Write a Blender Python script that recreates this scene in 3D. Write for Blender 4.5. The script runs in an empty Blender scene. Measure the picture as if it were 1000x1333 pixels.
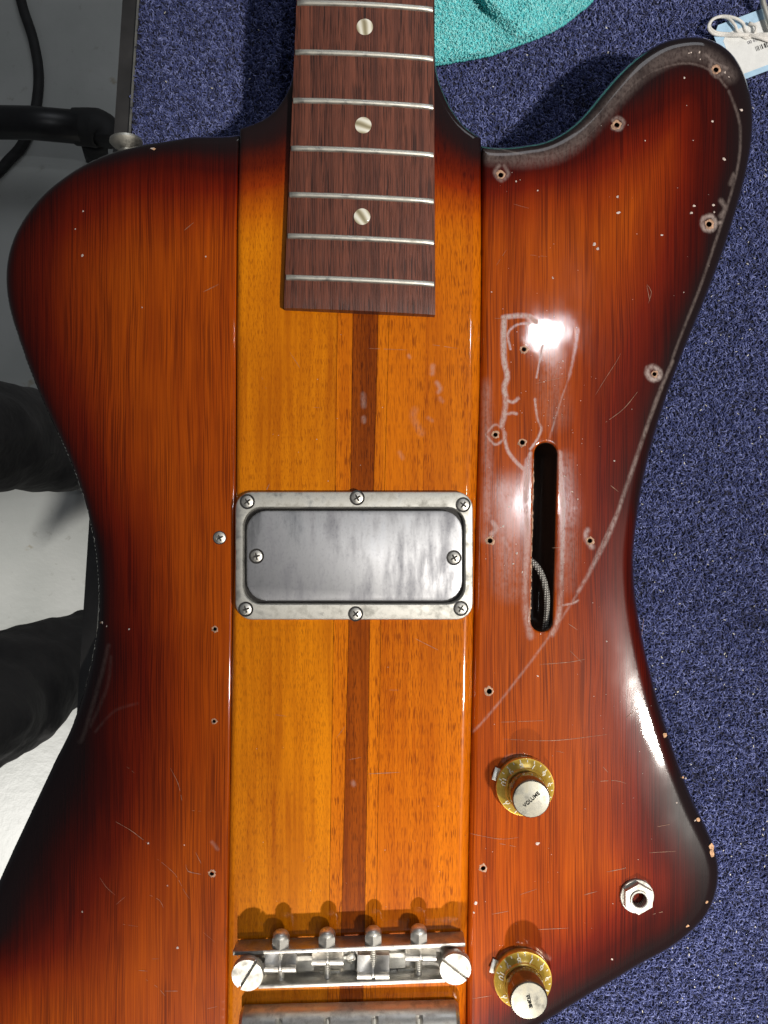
import bpy, bmesh, math, random
import numpy as np
from mathutils import Vector, Matrix
from mathutils.geometry import delaunay_2d_cdt
random.seed(7); RNG = np.random.default_rng(7)
scene = bpy.context.scene
COL = scene.collection

# ------------------------------------------------------------------ camera, world, lamps, exposure
K = 0.000305           # metres per photograph pixel on the guitar top
D = 0.32               # camera height above the guitar top (z = 0)
cam_d = bpy.data.cameras.new('camera'); cam = bpy.data.objects.new('camera', cam_d); COL.objects.link(cam)
cam.location = (0, 0, D); cam.rotation_euler = (0, 0, 0)
cam_d.sensor_fit = 'VERTICAL'; cam_d.angle = 2 * math.atan(666.5 * K / D)
cam_d.clip_start = 0.01; cam_d.clip_end = 20
scene.camera = cam

world = bpy.data.worlds.new('World'); scene.world = world; world.use_nodes = True
world.node_tree.nodes['Background'].inputs[0].default_value = (0.88, 0.92, 1.0, 1)
world.node_tree.nodes['Background'].inputs[1].default_value = 0.055

def lamp(name, kind, loc, power, color, radius, target=None, angle=None, blend=None):
    l = bpy.data.lights.new(name, kind); o = bpy.data.objects.new(name, l); COL.objects.link(o)
    o.location = loc; l.energy = power; l.color = color; l.shadow_soft_size = radius
    if target is not None:
        o.rotation_euler = (Vector(target) - Vector(loc)).to_track_quat('-Z', 'Y').to_euler()
    if angle: l.spot_size = math.radians(angle); l.spot_blend = blend
    return o
lamp('bench_lamp', 'SPOT', (0.90, -0.48, 1.65), 148, (1.0, 0.94, 0.86), 0.055, (0.26, 0.04, 0), 23, 0.45)
lamp('ceiling_lamp', 'POINT', (0.41, 0.446, 1.70), 4.5, (0.93, 0.96, 1.0), 0.026)
lamp('ceiling_lamp', 'POINT', (0.385, 0.023, 1.70), 7, (0.93, 0.96, 1.0), 0.030)
lamp('spot_lamp', 'SPOT', (-0.05, -2.40, 2.40), 660, (1.0, 0.93, 0.84), 0.07, (0.0, -0.43, 0), 8.9, 0.22)
lamp('floor_fill', 'SPOT', (-1.3, -1.30, 1.00), 165, (1.0, 0.97, 0.92), 0.08, (-0.60, -0.46, -0.9), 26, 0.6)  # added spot that brightens the floor, no such lamp known
wl = bpy.data.lights.new('rim_sheen_light', 'AREA'); wo = bpy.data.objects.new('rim_sheen_light', wl); COL.objects.link(wo)  # added area light for sheen on the rims, no window known there
wl.shape = 'RECTANGLE'; wl.size = 1.1; wl.size_y = 0.7; wl.energy = 5; wl.color = (0.90, 0.94, 1.0); wo.location = (0.35, 1.75, 1.05)
wo.rotation_euler = (Vector((0.1, 0, 0)) - Vector(wo.location)).to_track_quat('-Z', 'Y').to_euler()

scene.view_settings.view_transform = 'Standard'; scene.view_settings.look = 'None'
scene.view_settings.exposure = 0.0; scene.view_settings.gamma = 1.0
scene.render.engine = 'CYCLES'

# ------------------------------------------------------------------ helpers
def W(px, py, z=0.0):
    s = K * (D - z) / D
    return Vector(((px - 500) * s, (666.5 - py) * s, z))
def U(px, z=0.0):                      # a length in photograph pixels at height z
    return px * K * (D - z) / D

WORLD_LOC = {}
def link(name, data, mat=None, parent=None, loc=(0, 0, 0), rot=None, scale=None, label=None, cat=None, group=None, kind=None):
    o = bpy.data.objects.new(name, data); COL.objects.link(o)
    o.location = loc
    if rot is not None: o.rotation_euler = rot
    if scale is not None: o.scale = scale
    WORLD_LOC[o.name] = Vector(loc)
    if parent is not None:
        o.parent = parent; o.matrix_parent_inverse = Matrix.Translation(-WORLD_LOC[parent.name])
    if mat is not None and data is not None and not data.materials: data.materials.append(mat)
    if label: o['label'] = label
    if cat: o['category'] = cat
    if group: o['group'] = group
    if kind: o['kind'] = kind
    return o

def mesh_np(name, v, f, smooth=True, attrs=None):
    me = bpy.data.meshes.new(name)
    me.from_pydata([tuple(map(float, p)) for p in v], [], [tuple(map(int, q)) for q in f])
    if smooth: me.polygons.foreach_set('use_smooth', [True] * len(me.polygons))
    if attrs:
        for k, a in attrs.items():
            at = me.attributes.new(k, 'FLOAT', 'POINT'); at.data.foreach_set('value', np.asarray(a, dtype=np.float32))
    me.update(); return me

def mesh_bm(name, bm, smooth=False, angle=None):
    me = bpy.data.meshes.new(name); bm.normal_update(); bm.to_mesh(me); bm.free()
    if smooth: me.polygons.foreach_set('use_smooth', [True] * len(me.polygons))
    if angle: me.set_sharp_from_angle(angle=math.radians(angle))
    return me

def catmull(pts, step=5.0, closed=False):
    P = [np.array(p, float) for p in pts]; out = []; n = len(P)
    for i in range(n if closed else n - 1):
        if closed: p0, p1, p2, p3 = P[i - 1], P[i], P[(i + 1) % n], P[(i + 2) % n]
        else: p0, p1, p2, p3 = P[max(i - 1, 0)], P[i], P[i + 1], P[min(i + 2, n - 1)]
        m = max(1, int(np.linalg.norm(p2 - p1) / step))
        for j in range(m):
            t = j / m
            out.append(0.5 * ((2 * p1) + (-p0 + p2) * t + (2 * p0 - 5 * p1 + 4 * p2 - p3) * t * t + (-p0 + 3 * p1 - 3 * p2 + p3) * t ** 3))
    if not closed: out.append(P[-1])
    return np.array(out)

def seg_dist(pts, poly, closed=False):
    pts = np.asarray(pts, float); poly = np.asarray(poly, float)
    a = poly if closed else poly[:-1]; b = np.roll(poly, -1, 0) if closed else poly[1:]
    best = np.full(len(pts), 1e18)
    for i in range(len(a)):
        d = b[i] - a[i]; L = (d * d).sum() + 1e-12
        t = np.clip(((pts - a[i]) @ d) / L, 0, 1)
        q = a[i] + t[:, None] * d
        best = np.minimum(best, ((pts - q) ** 2).sum(1))
    return np.sqrt(best)

def seg_near(pts, poly):
    pts = np.asarray(pts, float); poly = np.asarray(poly, float); best = np.full(len(pts), 1e18); near = np.zeros_like(pts)
    for a, b in zip(poly[:-1], poly[1:]):
        d = b - a; t = np.clip(((pts - a) @ d) / ((d * d).sum() + 1e-12), 0, 1); q = a + t[:, None] * d; e = ((pts - q) ** 2).sum(1); m = e < best
        best[m] = e[m]; near[m] = q[m]
    return near, np.sqrt(best)

def inside(pts, poly):
    x, y = pts[:, 0], pts[:, 1]; r = np.zeros(len(pts), bool); n = len(poly)
    for i in range(n):
        x1, y1 = poly[i]; x2, y2 = poly[(i + 1) % n]
        if y1 == y2: continue
        c = ((y1 > y) != (y2 > y)) & (x < (x2 - x1) * (y - y1) / (y2 - y1) + x1)
        r ^= c
    return r

def bx(bm, c, s, rz=0.0, bev=0.0):
    g = bmesh.ops.create_cube(bm, size=1.0)['verts']
    bmesh.ops.scale(bm, vec=s, verts=g)
    if bev:
        es = list({e for v in g for e in v.link_edges})
        r = bmesh.ops.bevel(bm, geom=es, offset=bev, segments=2, affect='EDGES', profile=0.5)
        g = list({v for v in r['verts']} | {v for v in g if v.is_valid})
    if rz: bmesh.ops.rotate(bm, cent=(0, 0, 0), matrix=Matrix.Rotation(rz, 3, 'Z'), verts=g)
    bmesh.ops.translate(bm, vec=c, verts=g)

def lathe(prof, seg=40, cap=True):
    """profile [(r,z)] from outside bottom to centre top, about local Z"""
    v = []; f = []
    for r, z in prof:
        for k in range(seg):
            a = 2 * math.pi * k / seg; v.append((r * math.cos(a), r * math.sin(a), z))
    for i in range(len(prof) - 1):
        for k in range(seg):
            f.append((i * seg + k, i * seg + (k + 1) % seg, (i + 1) * seg + (k + 1) % seg, (i + 1) * seg + k))
    if cap: f.append(tuple((len(prof) - 1) * seg + k for k in range(seg)))
    return v, f

def lathe_mesh(name, prof, seg=40, cap=True, ang=35):
    v, f = lathe(prof, seg, cap); me = mesh_np(name, v, f); me.set_sharp_from_angle(angle=math.radians(ang)); return me

def tube(path, rad, seg=8):
    """swept tube through 3D points"""
    P = [Vector(p) for p in path]; n = len(P); v = []; f = []
    rr = rad if hasattr(rad, '__len__') else [rad] * n
    up = Vector((0, 0, 1))
    for i in range(n):
        t = (P[min(i + 1, n - 1)] - P[max(i - 1, 0)]).normalized()
        s = t.cross(up)
        if s.length < 1e-3: s = Vector((1, 0, 0))
        s.normalize(); u = s.cross(t)
        for k in range(seg):
            a = 2 * math.pi * k / seg; v.append(P[i] + (s * math.cos(a) + u * math.sin(a)) * rr[i])
    for i in range(n - 1):
        for k in range(seg):
            f.append((i * seg + k, i * seg + (k + 1) % seg, (i + 1) * seg + (k + 1) % seg, (i + 1) * seg + k))
    f.append(tuple(range(seg))[::-1]); f.append(tuple((n - 1) * seg + k for k in range(seg)))
    return v, f

# ------------------------------------------------------------------ materials
class NT:
    def __init__(s, name):
        s.m = bpy.data.materials.new(name); s.m.use_nodes = True; s.t = s.m.node_tree; s.n = s.t.nodes; s.b = s.n['Principled BSDF']
    def N(s, typ, **kw):
        x = s.n.new(typ)
        for k, v in kw.items(): setattr(x, k, v)
        return x
    def L(s, a, b): s.t.links.new(a, b)
    def set(s, inp, v):
        if isinstance(v, (int, float, tuple)): inp.default_value = v
        else: s.L(v, inp)
    def coords(s, scale, distort=None, rotz=0):
        c = s.N('ShaderNodeTexCoord'); src = c.outputs['Object']
        if distort is not None:
            a = s.N('ShaderNodeVectorMath', operation='ADD'); s.L(src, a.inputs[0]); s.L(distort, a.inputs[1]); src = a.outputs[0]
        mp = s.N('ShaderNodeMapping'); mp.inputs['Scale'].default_value = scale; mp.inputs['Rotation'].default_value = (0, 0, rotz)
        s.L(src, mp.inputs['Vector']); return mp.outputs[0]
    def noise(s, scale, vec_scale=(1, 1, 1), detail=3, rough=0.5, distort=None, rotz=0, out='Fac'):
        n = s.N('ShaderNodeTexNoise'); n.inputs['Scale'].default_value = scale; n.inputs['Detail'].default_value = detail
        n.inputs['Roughness'].default_value = rough
        s.L(s.coords(vec_scale, distort, rotz), n.inputs['Vector']); return n.outputs[out]
    def mr(s, v, a, b, c=0.0, d=1.0, smooth=True):
        r = s.N('ShaderNodeMapRange'); r.interpolation_type = 'SMOOTHSTEP' if smooth else 'LINEAR'
        s.set(r.inputs[0], v)
        for i, q in enumerate((a, b, c, d)): r.inputs[i + 1].default_value = q
        return r.outputs[0]
    def math(s, op, a, b=0.0):
        m = s.N('ShaderNodeMath', operation=op); s.set(m.inputs[0], a); s.set(m.inputs[1], b); return m.outputs[0]
    def mix(s, f, a, b, mode='MIX'):
        m = s.N('ShaderNodeMix', data_type='RGBA', blend_type=mode)
        s.set(m.inputs[0], f)
        for i, q in ((6, a), (7, b)):
            if isinstance(q, tuple): m.inputs[i].default_value = (*q, 1) if len(q) == 3 else q
            else: s.L(q, m.inputs[i])
        return m.outputs[2]
    def ramp(s, f, stops):
        r = s.N('ShaderNodeValToRGB'); e = r.color_ramp.elements
        while len(e) < len(stops): e.new(0.5)
        for q, (p, c) in zip(e, stops): q.position = p; q.color = (*c, 1)
        s.set(r.inputs[0], f); return r.outputs[0]
    def bump(s, h, strength, dist, normal=None):
        b = s.N('ShaderNodeBump'); b.inputs['Strength'].default_value = strength; b.inputs['Distance'].default_value = dist
        s.L(h, b.inputs['Height'])
        if normal is not None: s.L(normal, b.inputs['Normal'])
        return b.outputs[0]
    def attr(s, name):
        a = s.N('ShaderNodeAttribute', attribute_name=name); return a.outputs['Fac']
    def P(s, **kw):
        for k, v in kw.items():
            s.set(s.b.inputs[k.replace('_', ' ')], (*v, 1) if isinstance(v, tuple) and len(v) == 3 else v)
        return s.m

def wood(name, light, dark, pore, bandx=70, bandy=3.5, poref=(1300, 75), pore_amt=0.75, wave=0.0010, stripe=0.5, finish=True, pore_th=(0.52, 0.66)):
    """lacquered straight-grained wood, grain along Y; 'burst' and 'residue' attributes add the sprayed burst and dried polish with painted rim sheen"""
    t = NT(name)
    dn = t.N('ShaderNodeVectorMath', operation='SCALE'); dn.inputs['Scale'].default_value = wave
    n0 = t.noise(1.0, (22, 9, 1), 2, 0.5, out='Color'); sb = t.N('ShaderNodeVectorMath', operation='SUBTRACT')
    t.L(n0, sb.inputs[0]); sb.inputs[1].default_value = (0.5, 0.5, 0.5); t.L(sb.outputs[0], dn.inputs[0]); dist = dn.outputs[0]
    band = t.noise(1.0, (bandx, bandy, 1), 3, 0.6, dist)
    fine = t.noise(1.0, (bandx * 9, bandy * 3, 1), 3, 0.6, dist)
    ribbon = t.noise(1.0, (bandx * 0.55, 34, 1), 2, 0.5, dist)
    f1 = t.mr(band, 0.36, 0.66); f2 = t.mr(fine, 0.34, 0.68)
    base = t.mix(t.math('ADD', t.math('MULTIPLY', f1, 0.55), t.math('MULTIPLY', f2, 0.45)), light, dark)
    base = t.mix(t.mr(ribbon, 0.40, 0.62, 0, 0.22), base, light)
    p1 = t.noise(1.0, (poref[0], poref[1], 1), 1, 0.5, dist)
    p2 = t.noise(1.0, (poref[0] * 1.9, poref[1] * 2.2, 1), 1, 0.5, dist)
    pm = t.math('MAXIMUM', t.mr(p1, pore_th[0], pore_th[1], 0, pore_amt), t.mr(p2, pore_th[0] + 0.04, pore_th[1] + 0.05, 0, pore_amt * 0.7))
    dens = t.mr(t.noise(1.0, (bandx * 1.3, 9, 1), 2), 0.3, 0.6, 0.35, 1.0)
    pm = t.math('MULTIPLY', pm, dens)
    base = t.mix(pm, base, pore)
    if finish:
        bu = t.attr('burst')
        bn = t.math('ADD', bu, t.math('MULTIPLY', t.math('SUBTRACT', t.noise(1.0, (40, 12, 1), 3), 0.5), 0.16))
        tint = t.ramp(bn, [(0.0, (1, 1, 1)), (0.20, (0.76, 0.56, 0.60)), (0.42, (0.42, 0.16, 0.40)), (0.62, (0.18, 0.05, 0.30)), (0.82, (0.06, 0.018, 0.06)), (1.0, (0.03, 0.012, 0.05))])
        base = t.mix(1.0, base, tint, 'MULTIPLY')
        base = t.mix(t.mr(bn, 0.55, 1.0, 0, 0.85), base, (0.012, 0.008, 0.009))
        rs = t.attr('residue_sheen')
        rn = t.noise(1.0, (900, 500, 1), 4, 0.7)
        rn2 = t.noise(1.0, (120, 90, 1), 3, 0.6)
        rm = t.math('MULTIPLY', rs, t.math('MULTIPLY', t.mr(rn, 0.30, 0.60, 0.35, 1), t.mr(rn2, 0.25, 0.55, 0.4, 1)))
        base = t.mix(rm, base, (0.50, 0.40, 0.36))
        h = t.math('ADD', t.math('MULTIPLY', p1, 0.6), t.math('MULTIPLY', fine, 0.8))
        bmp = t.bump(h, 0.30, 0.00006)
        micro = t.noise(1.0, (2600, 160, 1), 2, 0.6)
        bmp2 = t.bump(micro, 0.18, 0.00002)
        wav = t.noise(1.0, (60, 35, 1), 2, 0.5)
        bmp2 = t.bump(wav, 0.35, 0.00025, bmp2)
        haze = t.noise(1.0, (30, 14, 1), 4, 0.6)
        t.L(bmp, t.b.inputs['Normal']); t.L(bmp2, t.b.inputs['Coat Normal'])
        t.P(Coat_Weight=1.0, Coat_IOR=1.5, Base_Color=base, Roughness=0.32, Specular_IOR_Level=0.07)
        t.L(t.math('ADD', t.mr(haze, 0.35, 0.7, 0.035, 0.10), t.math('MULTIPLY', rm, 0.4)), t.b.inputs['Coat Roughness'])
        return t.m
    t.L(t.bump(t.math('SUBTRACT', 1.0, pm), 0.5, 0.0001), t.b.inputs['Normal'])
    return t.P(Base_Color=base, Roughness=0.42)

def metal(name, col, rough, dirt=0.3, tarn=(0.10, 0.09, 0.075), scale=220, streak=(1, 1, 1)):
    t = NT(name)
    n = t.noise(1.0, (scale * streak[0], scale * streak[1], scale), 5, 0.62)
    n2 = t.noise(1.0, (scale * 9, scale * 7, scale * 8), 3, 0.6)
    f = t.math('MULTIPLY', t.math('ADD', t.mr(n, 0.42, 0.70, 0, 0.75), t.mr(n2, 0.50, 0.72, 0, 0.35)), dirt)
    base = t.mix(f, col, tarn)
    t.L(t.mr(n, 0.3, 0.7, rough * 0.75, min(rough * 1.5, 1), False), t.b.inputs['Roughness'])
    t.L(t.bump(n2, 0.15, 0.00005), t.b.inputs['Normal'])
    return t.P(Base_Color=base, Metallic=1.0)

def plain(name, col, rough=0.5, metallic=0.0, var=0.15, scale=300, coat=0.0, bumpd=0.0):
    t = NT(name); n = t.noise(1.0, (scale, scale, scale), 3, 0.6)
    lo = tuple(c * (1 - var) for c in col); hi = tuple(min(c * (1 + var), 1) for c in col)
    t.P(Base_Color=t.mix(t.mr(n, 0.3, 0.7), lo, hi), Roughness=rough, Metallic=metallic, Coat_Weight=coat)
    if bumpd: t.L(t.bump(n, 0.5, bumpd), t.b.inputs['Normal'])
    return t.m

M_WING = wood('wing_mahogany_lacquer', (0.460, 0.080, 0.0012), (0.270, 0.037, 0.001), (0.070, 0.007, 0.001), bandx=100, bandy=4, poref=(2300, 22), wave=0.0050, pore_amt=0.62, pore_th=(0.49, 0.60))
M_AMBER = wood('neck_mahogany_lacquer', (0.720, 0.225, 0.002), (0.390, 0.090, 0.001), (0.210, 0.040, 0.001), bandx=55, bandy=5, poref=(2600, 330), wave=0.0022, pore_amt=0.5)
M_NARROW = wood('narrow_lamination_lacquer', (0.700, 0.190, 0.002), (0.440, 0.095, 0.001), (0.170, 0.028, 0.001), bandx=160, bandy=4, poref=(2200, 170), wave=0.0008, pore_amt=0.8)
M_ORANGE = wood('orange_lamination_lacquer', (0.680, 0.175, 0.0015), (0.430, 0.088, 0.001), (0.170, 0.026, 0.001), bandx=80, bandy=4, poref=(2300, 170), wave=0.0010, pore_amt=0.7)
M_WALNUT = wood('walnut_stripe_lacquer', (0.330, 0.066, 0.001), (0.130, 0.020, 0.001), (0.040, 0.006, 0.001), bandx=130, bandy=6, poref=(2300, 200), wave=0.0010, pore_amt=0.6)
M_ROSE = wood('rosewood', (0.205, 0.064, 0.036), (0.058, 0.018, 0.012), (0.022, 0.008, 0.006), bandx=230, bandy=3, poref=(2700, 60), wave=0.0006, pore_amt=0.9, finish=False, pore_th=(0.50, 0.62))
M_NICKEL = metal('worn_nickel', (0.66, 0.65, 0.60), 0.52, 0.30)
M_COVER = metal('scuffed_chrome', (0.50, 0.505, 0.52), 0.50, 0.70, (0.24, 0.24, 0.27), 130, (1, 0.25, 1))
M_BRIDGE = metal('bridge_steel', (0.62, 0.60, 0.56), 0.40, 0.50)
M_FRET = metal('fret_silver', (0.74, 0.72, 0.64), 0.45, 0.30)
M_SCREW = metal('screw_steel', (0.80, 0.78, 0.72), 0.42, 0.35, scale=500)
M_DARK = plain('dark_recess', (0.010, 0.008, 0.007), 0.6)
M_CAVITY = plain('cavity_lacquer', (0.070, 0.038, 0.026), 0.35, coat=0.5)
M_RAW = plain('raw_wood', (0.42, 0.25, 0.16), 0.7, var=0.5, scale=900)
def pearl():
    t = NT('pearl_inlay'); n = t.N('ShaderNodeTexWave'); n.inputs['Scale'].default_value = 90; n.inputs['Distortion'].default_value = 4
    t.L(t.coords((1, 0.6, 1)), n.inputs['Vector'])
    return t.P(Base_Color=t.ramp(n.outputs['Fac'], [(0.0, (0.30, 0.26, 0.16)), (0.5, (0.55, 0.50, 0.36)), (1.0, (0.85, 0.83, 0.72))]), Roughness=0.25, Coat_Weight=0.6)
M_PEARL = pearl()
M_WHITE = plain('white_print', (0.80, 0.76, 0.62), 0.5)
M_INK = plain('black_print', (0.01, 0.01, 0.01), 0.95)
def gold():
    t = NT('gold_backed_plastic'); n = t.noise(1.0, (300, 300, 300), 3)
    return t.P(Base_Color=t.mix(t.mr(n, 0.3, 0.7), (0.72, 0.46, 0.06), (0.86, 0.60, 0.12)), Metallic=0.6, Roughness=0.30, Coat_Weight=1.0, Coat_Roughness=0.08)
M_GOLD = gold()
M_AMBERCLEAR = plain('aged_clear_plastic', (0.20, 0.10, 0.03), 0.12, var=0.1, coat=1.0)
M_KNOBTOP = metal('knob_top_metal', (0.23, 0.225, 0.195), 0.36, 0.45, (0.30, 0.27, 0.18), 260)

# ------------------------------------------------------------------ guitar outline (photograph pixels on the top face)
LEFT_OUT = catmull([(313, 168), (290, 175), (250, 182), (215, 188), (185, 193), (150, 202), (115, 217), (85, 236), (60, 257), (40, 281), (25, 306), (16, 331), (12, 357), (13, 386), (19, 415),
    (30, 449), (42, 483), (55, 515), (70, 548), (85, 580), (98, 610), (112, 650), (121, 685), (127, 718), (130, 750), (131, 782), (129, 815), (123, 852), (114, 890), (103, 925), (92, 953), (75, 987),
    (50, 1040), (25, 1093), (0, 1148), (-22, 1200), (-45, 1260), (-62, 1320), (-70, 1390), (-55, 1450), (0, 1490), (100, 1500), (296, 1500)])
RIGHT_OUT = catmull([(627, 181), (645, 187), (670, 190), (695, 189), (717, 182), (740, 168), (760, 149), (780, 125), (805, 97), (830, 75), (855, 60), (880, 53), (908, 52), (935, 62), (955, 80), (969, 108), (977, 142),
    (977, 182), (970, 226), (958, 272), (943, 320), (925, 370), (907, 415), (890, 456), (873, 500), (858, 545), (845, 590), (835, 635), (828, 680), (824, 720), (825, 760), (830, 800), (840, 850),
    (855, 908), (869, 953), (885, 1000), (901, 1040), (918, 1075), (929, 1102), (934, 1130), (930, 1160), (918, 1187), (896, 1211), (868, 1232), (833, 1251), (798, 1272), (762, 1293), (720, 1319), (697, 1333), (660, 1356), (604, 1392)])
L_SHOULDER = catmull([(384, 62), (382, 90), (377, 112), (367, 132), (353, 149), (335, 160), (313, 168)])
R_SHOULDER = catmull([(566, 62), (569, 95), (578, 122), (590, 146), (606, 166), (627, 181)])
SEAM_L = np.array([(313, 168), (310, 300), (308.5, 640), (304, 800), (300, 1100), (297, 1333), (296, 1500)], float)
SEAM_R = np.array([(627, 181), (627, 350), (625, 500), (619, 700), (615, 900), (610.5, 1100), (607, 1333), (604, 1392), (602, 1500)], float)
def spread(pl):
    c = np.array([500.0, 666.5]); d = np.linalg.norm(pl - pl[0], axis=1); k = 1 + 0.021 * np.clip(d / 60, 0, 1); return c + (pl - c) * k[:, None]
LEFT_OUT = spread(LEFT_OUT); RIGHT_OUT = spread(RIGHT_OUT)
ALL_OUT = [LEFT_OUT, L_SHOULDER, R_SHOULDER, RIGHT_OUT]
# sunburst, lower left widened to paint in shade: x, y, width in px, dark share
BURST = [(15, 330, 165, .12), (60, 240, 170, .15), (200, 190, 150, .30), (300, 180, 130, .45), (40, 480, 130, .10), (100, 620, 105, .12), (130, 760, 120, .25), (110, 900, 190, .25), (60, 1030, 270, .34), (0, 1150, 275, .36), (-60, 1320, 90, .1),
    (350, 150, 170, .52), (383, 70, 150, .6), (567, 80, 140, .55), (600, 160, 150, .50), (680, 190, 100, .45), (760, 150, 125, .45), (830, 75, 190, .50), (910, 52, 215, .50), (975, 140, 190, .42), (960, 270, 150, .45), (915, 390, 150, .35),
    (870, 510, 165, .28), (840, 620, 150, .22), (825, 720, 120, .12), (835, 840, 110, .10), (870, 955, 130, .22), (915, 1070, 175, .40), (934, 1130, 190, .42), (880, 1225, 170, .38), (780, 1285, 130, .42), (697, 1333, 110, .45), (620, 1380, 80, .4)]
def burst_at(p):
    d = np.min([seg_dist(p, o) for o in ALL_OUT], axis=0)
    c = np.array(BURST); w = 1.0 / (((p[:, None, :] - c[None, :, :2]) ** 2).sum(2) + 200.0) ** 1.6
    w /= w.sum(1, keepdims=True)
    wd = (w @ c[:, 2]) * 1.08; bl = (w @ c[:, 3]) * .80
    t = np.clip(d / wd, 0, 1)
    # 1 at the rim, about .62 where the black ends, 0 at the width
    k = np.clip(t / np.maximum(bl, .02), 0, 1)
    core = 1.0 - 0.38 * k * k * (3 - 2 * k)
    r = np.clip((t - bl) / (1 - bl), 0, 1)
    red = 0.62 * (1 - r) ** 1.35
    top = np.clip(bl / 0.25, 0.0, 1.0)            # where there is little black the rim stays dark cherry
    return np.where(t < bl, core * top + red * 0 + (1 - top) * 0.66, red * 1.0)

# dried polish, pickguard outline and painted rim sheen on the bare wing: polyline, half width px, strength
RES_SHEEN = [
    (catmull([(948, 120), (962, 160), (962, 205), (952, 250), (936, 300), (912, 372), (893, 420), (878, 460), (862, 505), (846, 548), (833, 585), (816, 635), (800, 672)], 3), 2.0, .24),
    (catmull([(876, 470), (858, 512), (842, 556), (828, 596), (812, 642), (795, 690), (772, 735), (752, 770)], 3), 2.8, .38),
    (catmull([(800, 672), (776, 722), (752, 770), (728, 808), (700, 848), (668, 890), (640, 925), (616, 952)], 3), 1.7, .30),
    (catmull([(645, 190), (700, 205), (745, 192), (775, 168), (800, 138), (828, 108), (860, 90), (895, 84), (925, 94), (945, 115)], 3), 1.8, .25),
    (catmull([(655, 414), (672, 412), (688, 413), (697, 420)], 2), 3.2, .85),
    (catmull([(656, 416), (655, 440), (656, 470), (660, 490), (656, 505), (658, 520), (656, 540), (652, 555)], 2), 3.6, .9),
    (catmull([(660, 522), (668, 524), (674, 519)], 2), 2.2, .9), (catmull([(657, 540), (666, 538), (672, 539)], 2), 2.0, .9),
    (catmull([(664, 455), (661, 435), (672, 424), (690, 421)], 2), 1.5, .6),
    (catmull([(706, 450), (702, 470), (698, 492)], 2), 1.3, .8), (catmull([(696, 520), (699, 545), (704, 558), (699, 572), (690, 585)], 2), 1.6, .8),
    (catmull([(655, 560), (660, 585), (672, 602), (684, 610), (690, 590)], 2), 2.2, .75),
    (catmull([(632, 566), (645, 553), (658, 566), (645, 579), (632, 566)], 2), 1.8, .55),
    (catmull([(743, 485), (730, 520), (718, 560), (712, 580)], 2), 1.6, .35), (catmull([(752, 430), (745, 470), (740, 490)], 2), 2.0, .3),
    (catmull([(641, 680), (646, 688), (640, 695)], 2), 4.0, .5), (catmull([(764, 690), (762, 700), (770, 712)], 2), 4.0, .5),
    (catmull([(688, 600), (684, 640), (686, 700), (683, 780), (690, 828)], 3), 5.0, .45), (catmull([(728, 590), (732, 660), (731, 740), (727, 800), (718, 825)], 3), 4.0, .5),
    (catmull([(728, 788), (745, 785), (752, 781)], 2), 1.4, .6), (catmull([(655, 700), (662, 715)], 2), 4, .35),
    (catmull([(843, 480), (850, 478), (858, 484), (857, 492), (848, 494), (842, 487), (843, 480)], 2), 3.8, .75),
    (catmull([(915, 285), (925, 282), (931, 291), (926, 300), (916, 299), (913, 291), (915, 285)], 2), 3.2, .7), (catmull([(931, 292), (938, 290)], 2), 2.5, .6),
    (catmull([(918, 72), (926, 80), (940, 88), (946, 90)], 2), 3.2, .40), (catmull([(925, 82), (924, 92), (932, 101), (942, 94)], 2), 3.0, .4),
    (catmull([(797, 158), (803, 154), (811, 160), (806, 170), (797, 168)], 2), 2.6, .45), (catmull([(650, 216), (644, 226), (652, 236), (661, 228), (656, 216)], 2), 2.8, .35),
    (catmull([(938, 262), (944, 272), (938, 282)], 2), 3.5, .35), (catmull([(955, 228), (950, 240)], 2), 3.0, .4),
    (catmull([(655, 990), (662, 984), (680, 983)], 2), 3, .25), (catmull([(650, 1245), (660, 1236), (690, 1234)], 2), 3, .25), (catmull([(700, 1235), (714, 1246)], 2), 3, .25)]
RES_SHEEN += [(catmull([(640, 205), (690, 208), (735, 196), (775, 160), (805, 125), (840, 92), (885, 72), (920, 75), (948, 98)], 3), 12, .20), (catmull([(655, 640), (660, 700), (665, 760)], 3), 24, .20), (catmull([(735, 600), (742, 680), (735, 760)], 3), 14, .18), (catmull([(632, 500), (634, 620), (632, 700)], 3), 8, .22), (catmull([(700, 440), (715, 480), (720, 540)], 3), 22, .14)]  # broad pale haze; the first band paints the horn rim's gloss over worn haze
RES_L = [(catmull([(142, 840), (132, 880), (110, 955), (104, 965)], 3), 3.0, .07), (catmull([(145, 855), (140, 895), (118, 945)], 3), 2.5, .05), (catmull([(277, 1095), (284, 1104)], 2), 2.5, .25), (catmull([(180, 915), (150, 925), (125, 952)], 3), 2, .05)]
RES_C = [(catmull([(563, 478), (562, 488)], 2), 3.5, .30), (catmull([(568, 500), (573, 508), (570, 512)], 2), 3, .38), (catmull([(572, 520), (575, 524)], 2), 3, .28), (catmull([(557, 545), (562, 549)], 2), 2.5, .3), (catmull([(520, 590), (524, 597)], 2), 3, .2),
         (catmull([(540, 535), (538, 545), (548, 565)], 2), 5, .12), (catmull([(473, 515), (474, 530)], 2), 3.5, .3), (catmull([(474, 545), (474, 550)], 2), 3, .35), (catmull([(532, 465), (533, 467)], 2), 2.5, .3), (catmull([(460, 1015), (461, 1018)], 2), 3, .3)]

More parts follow.
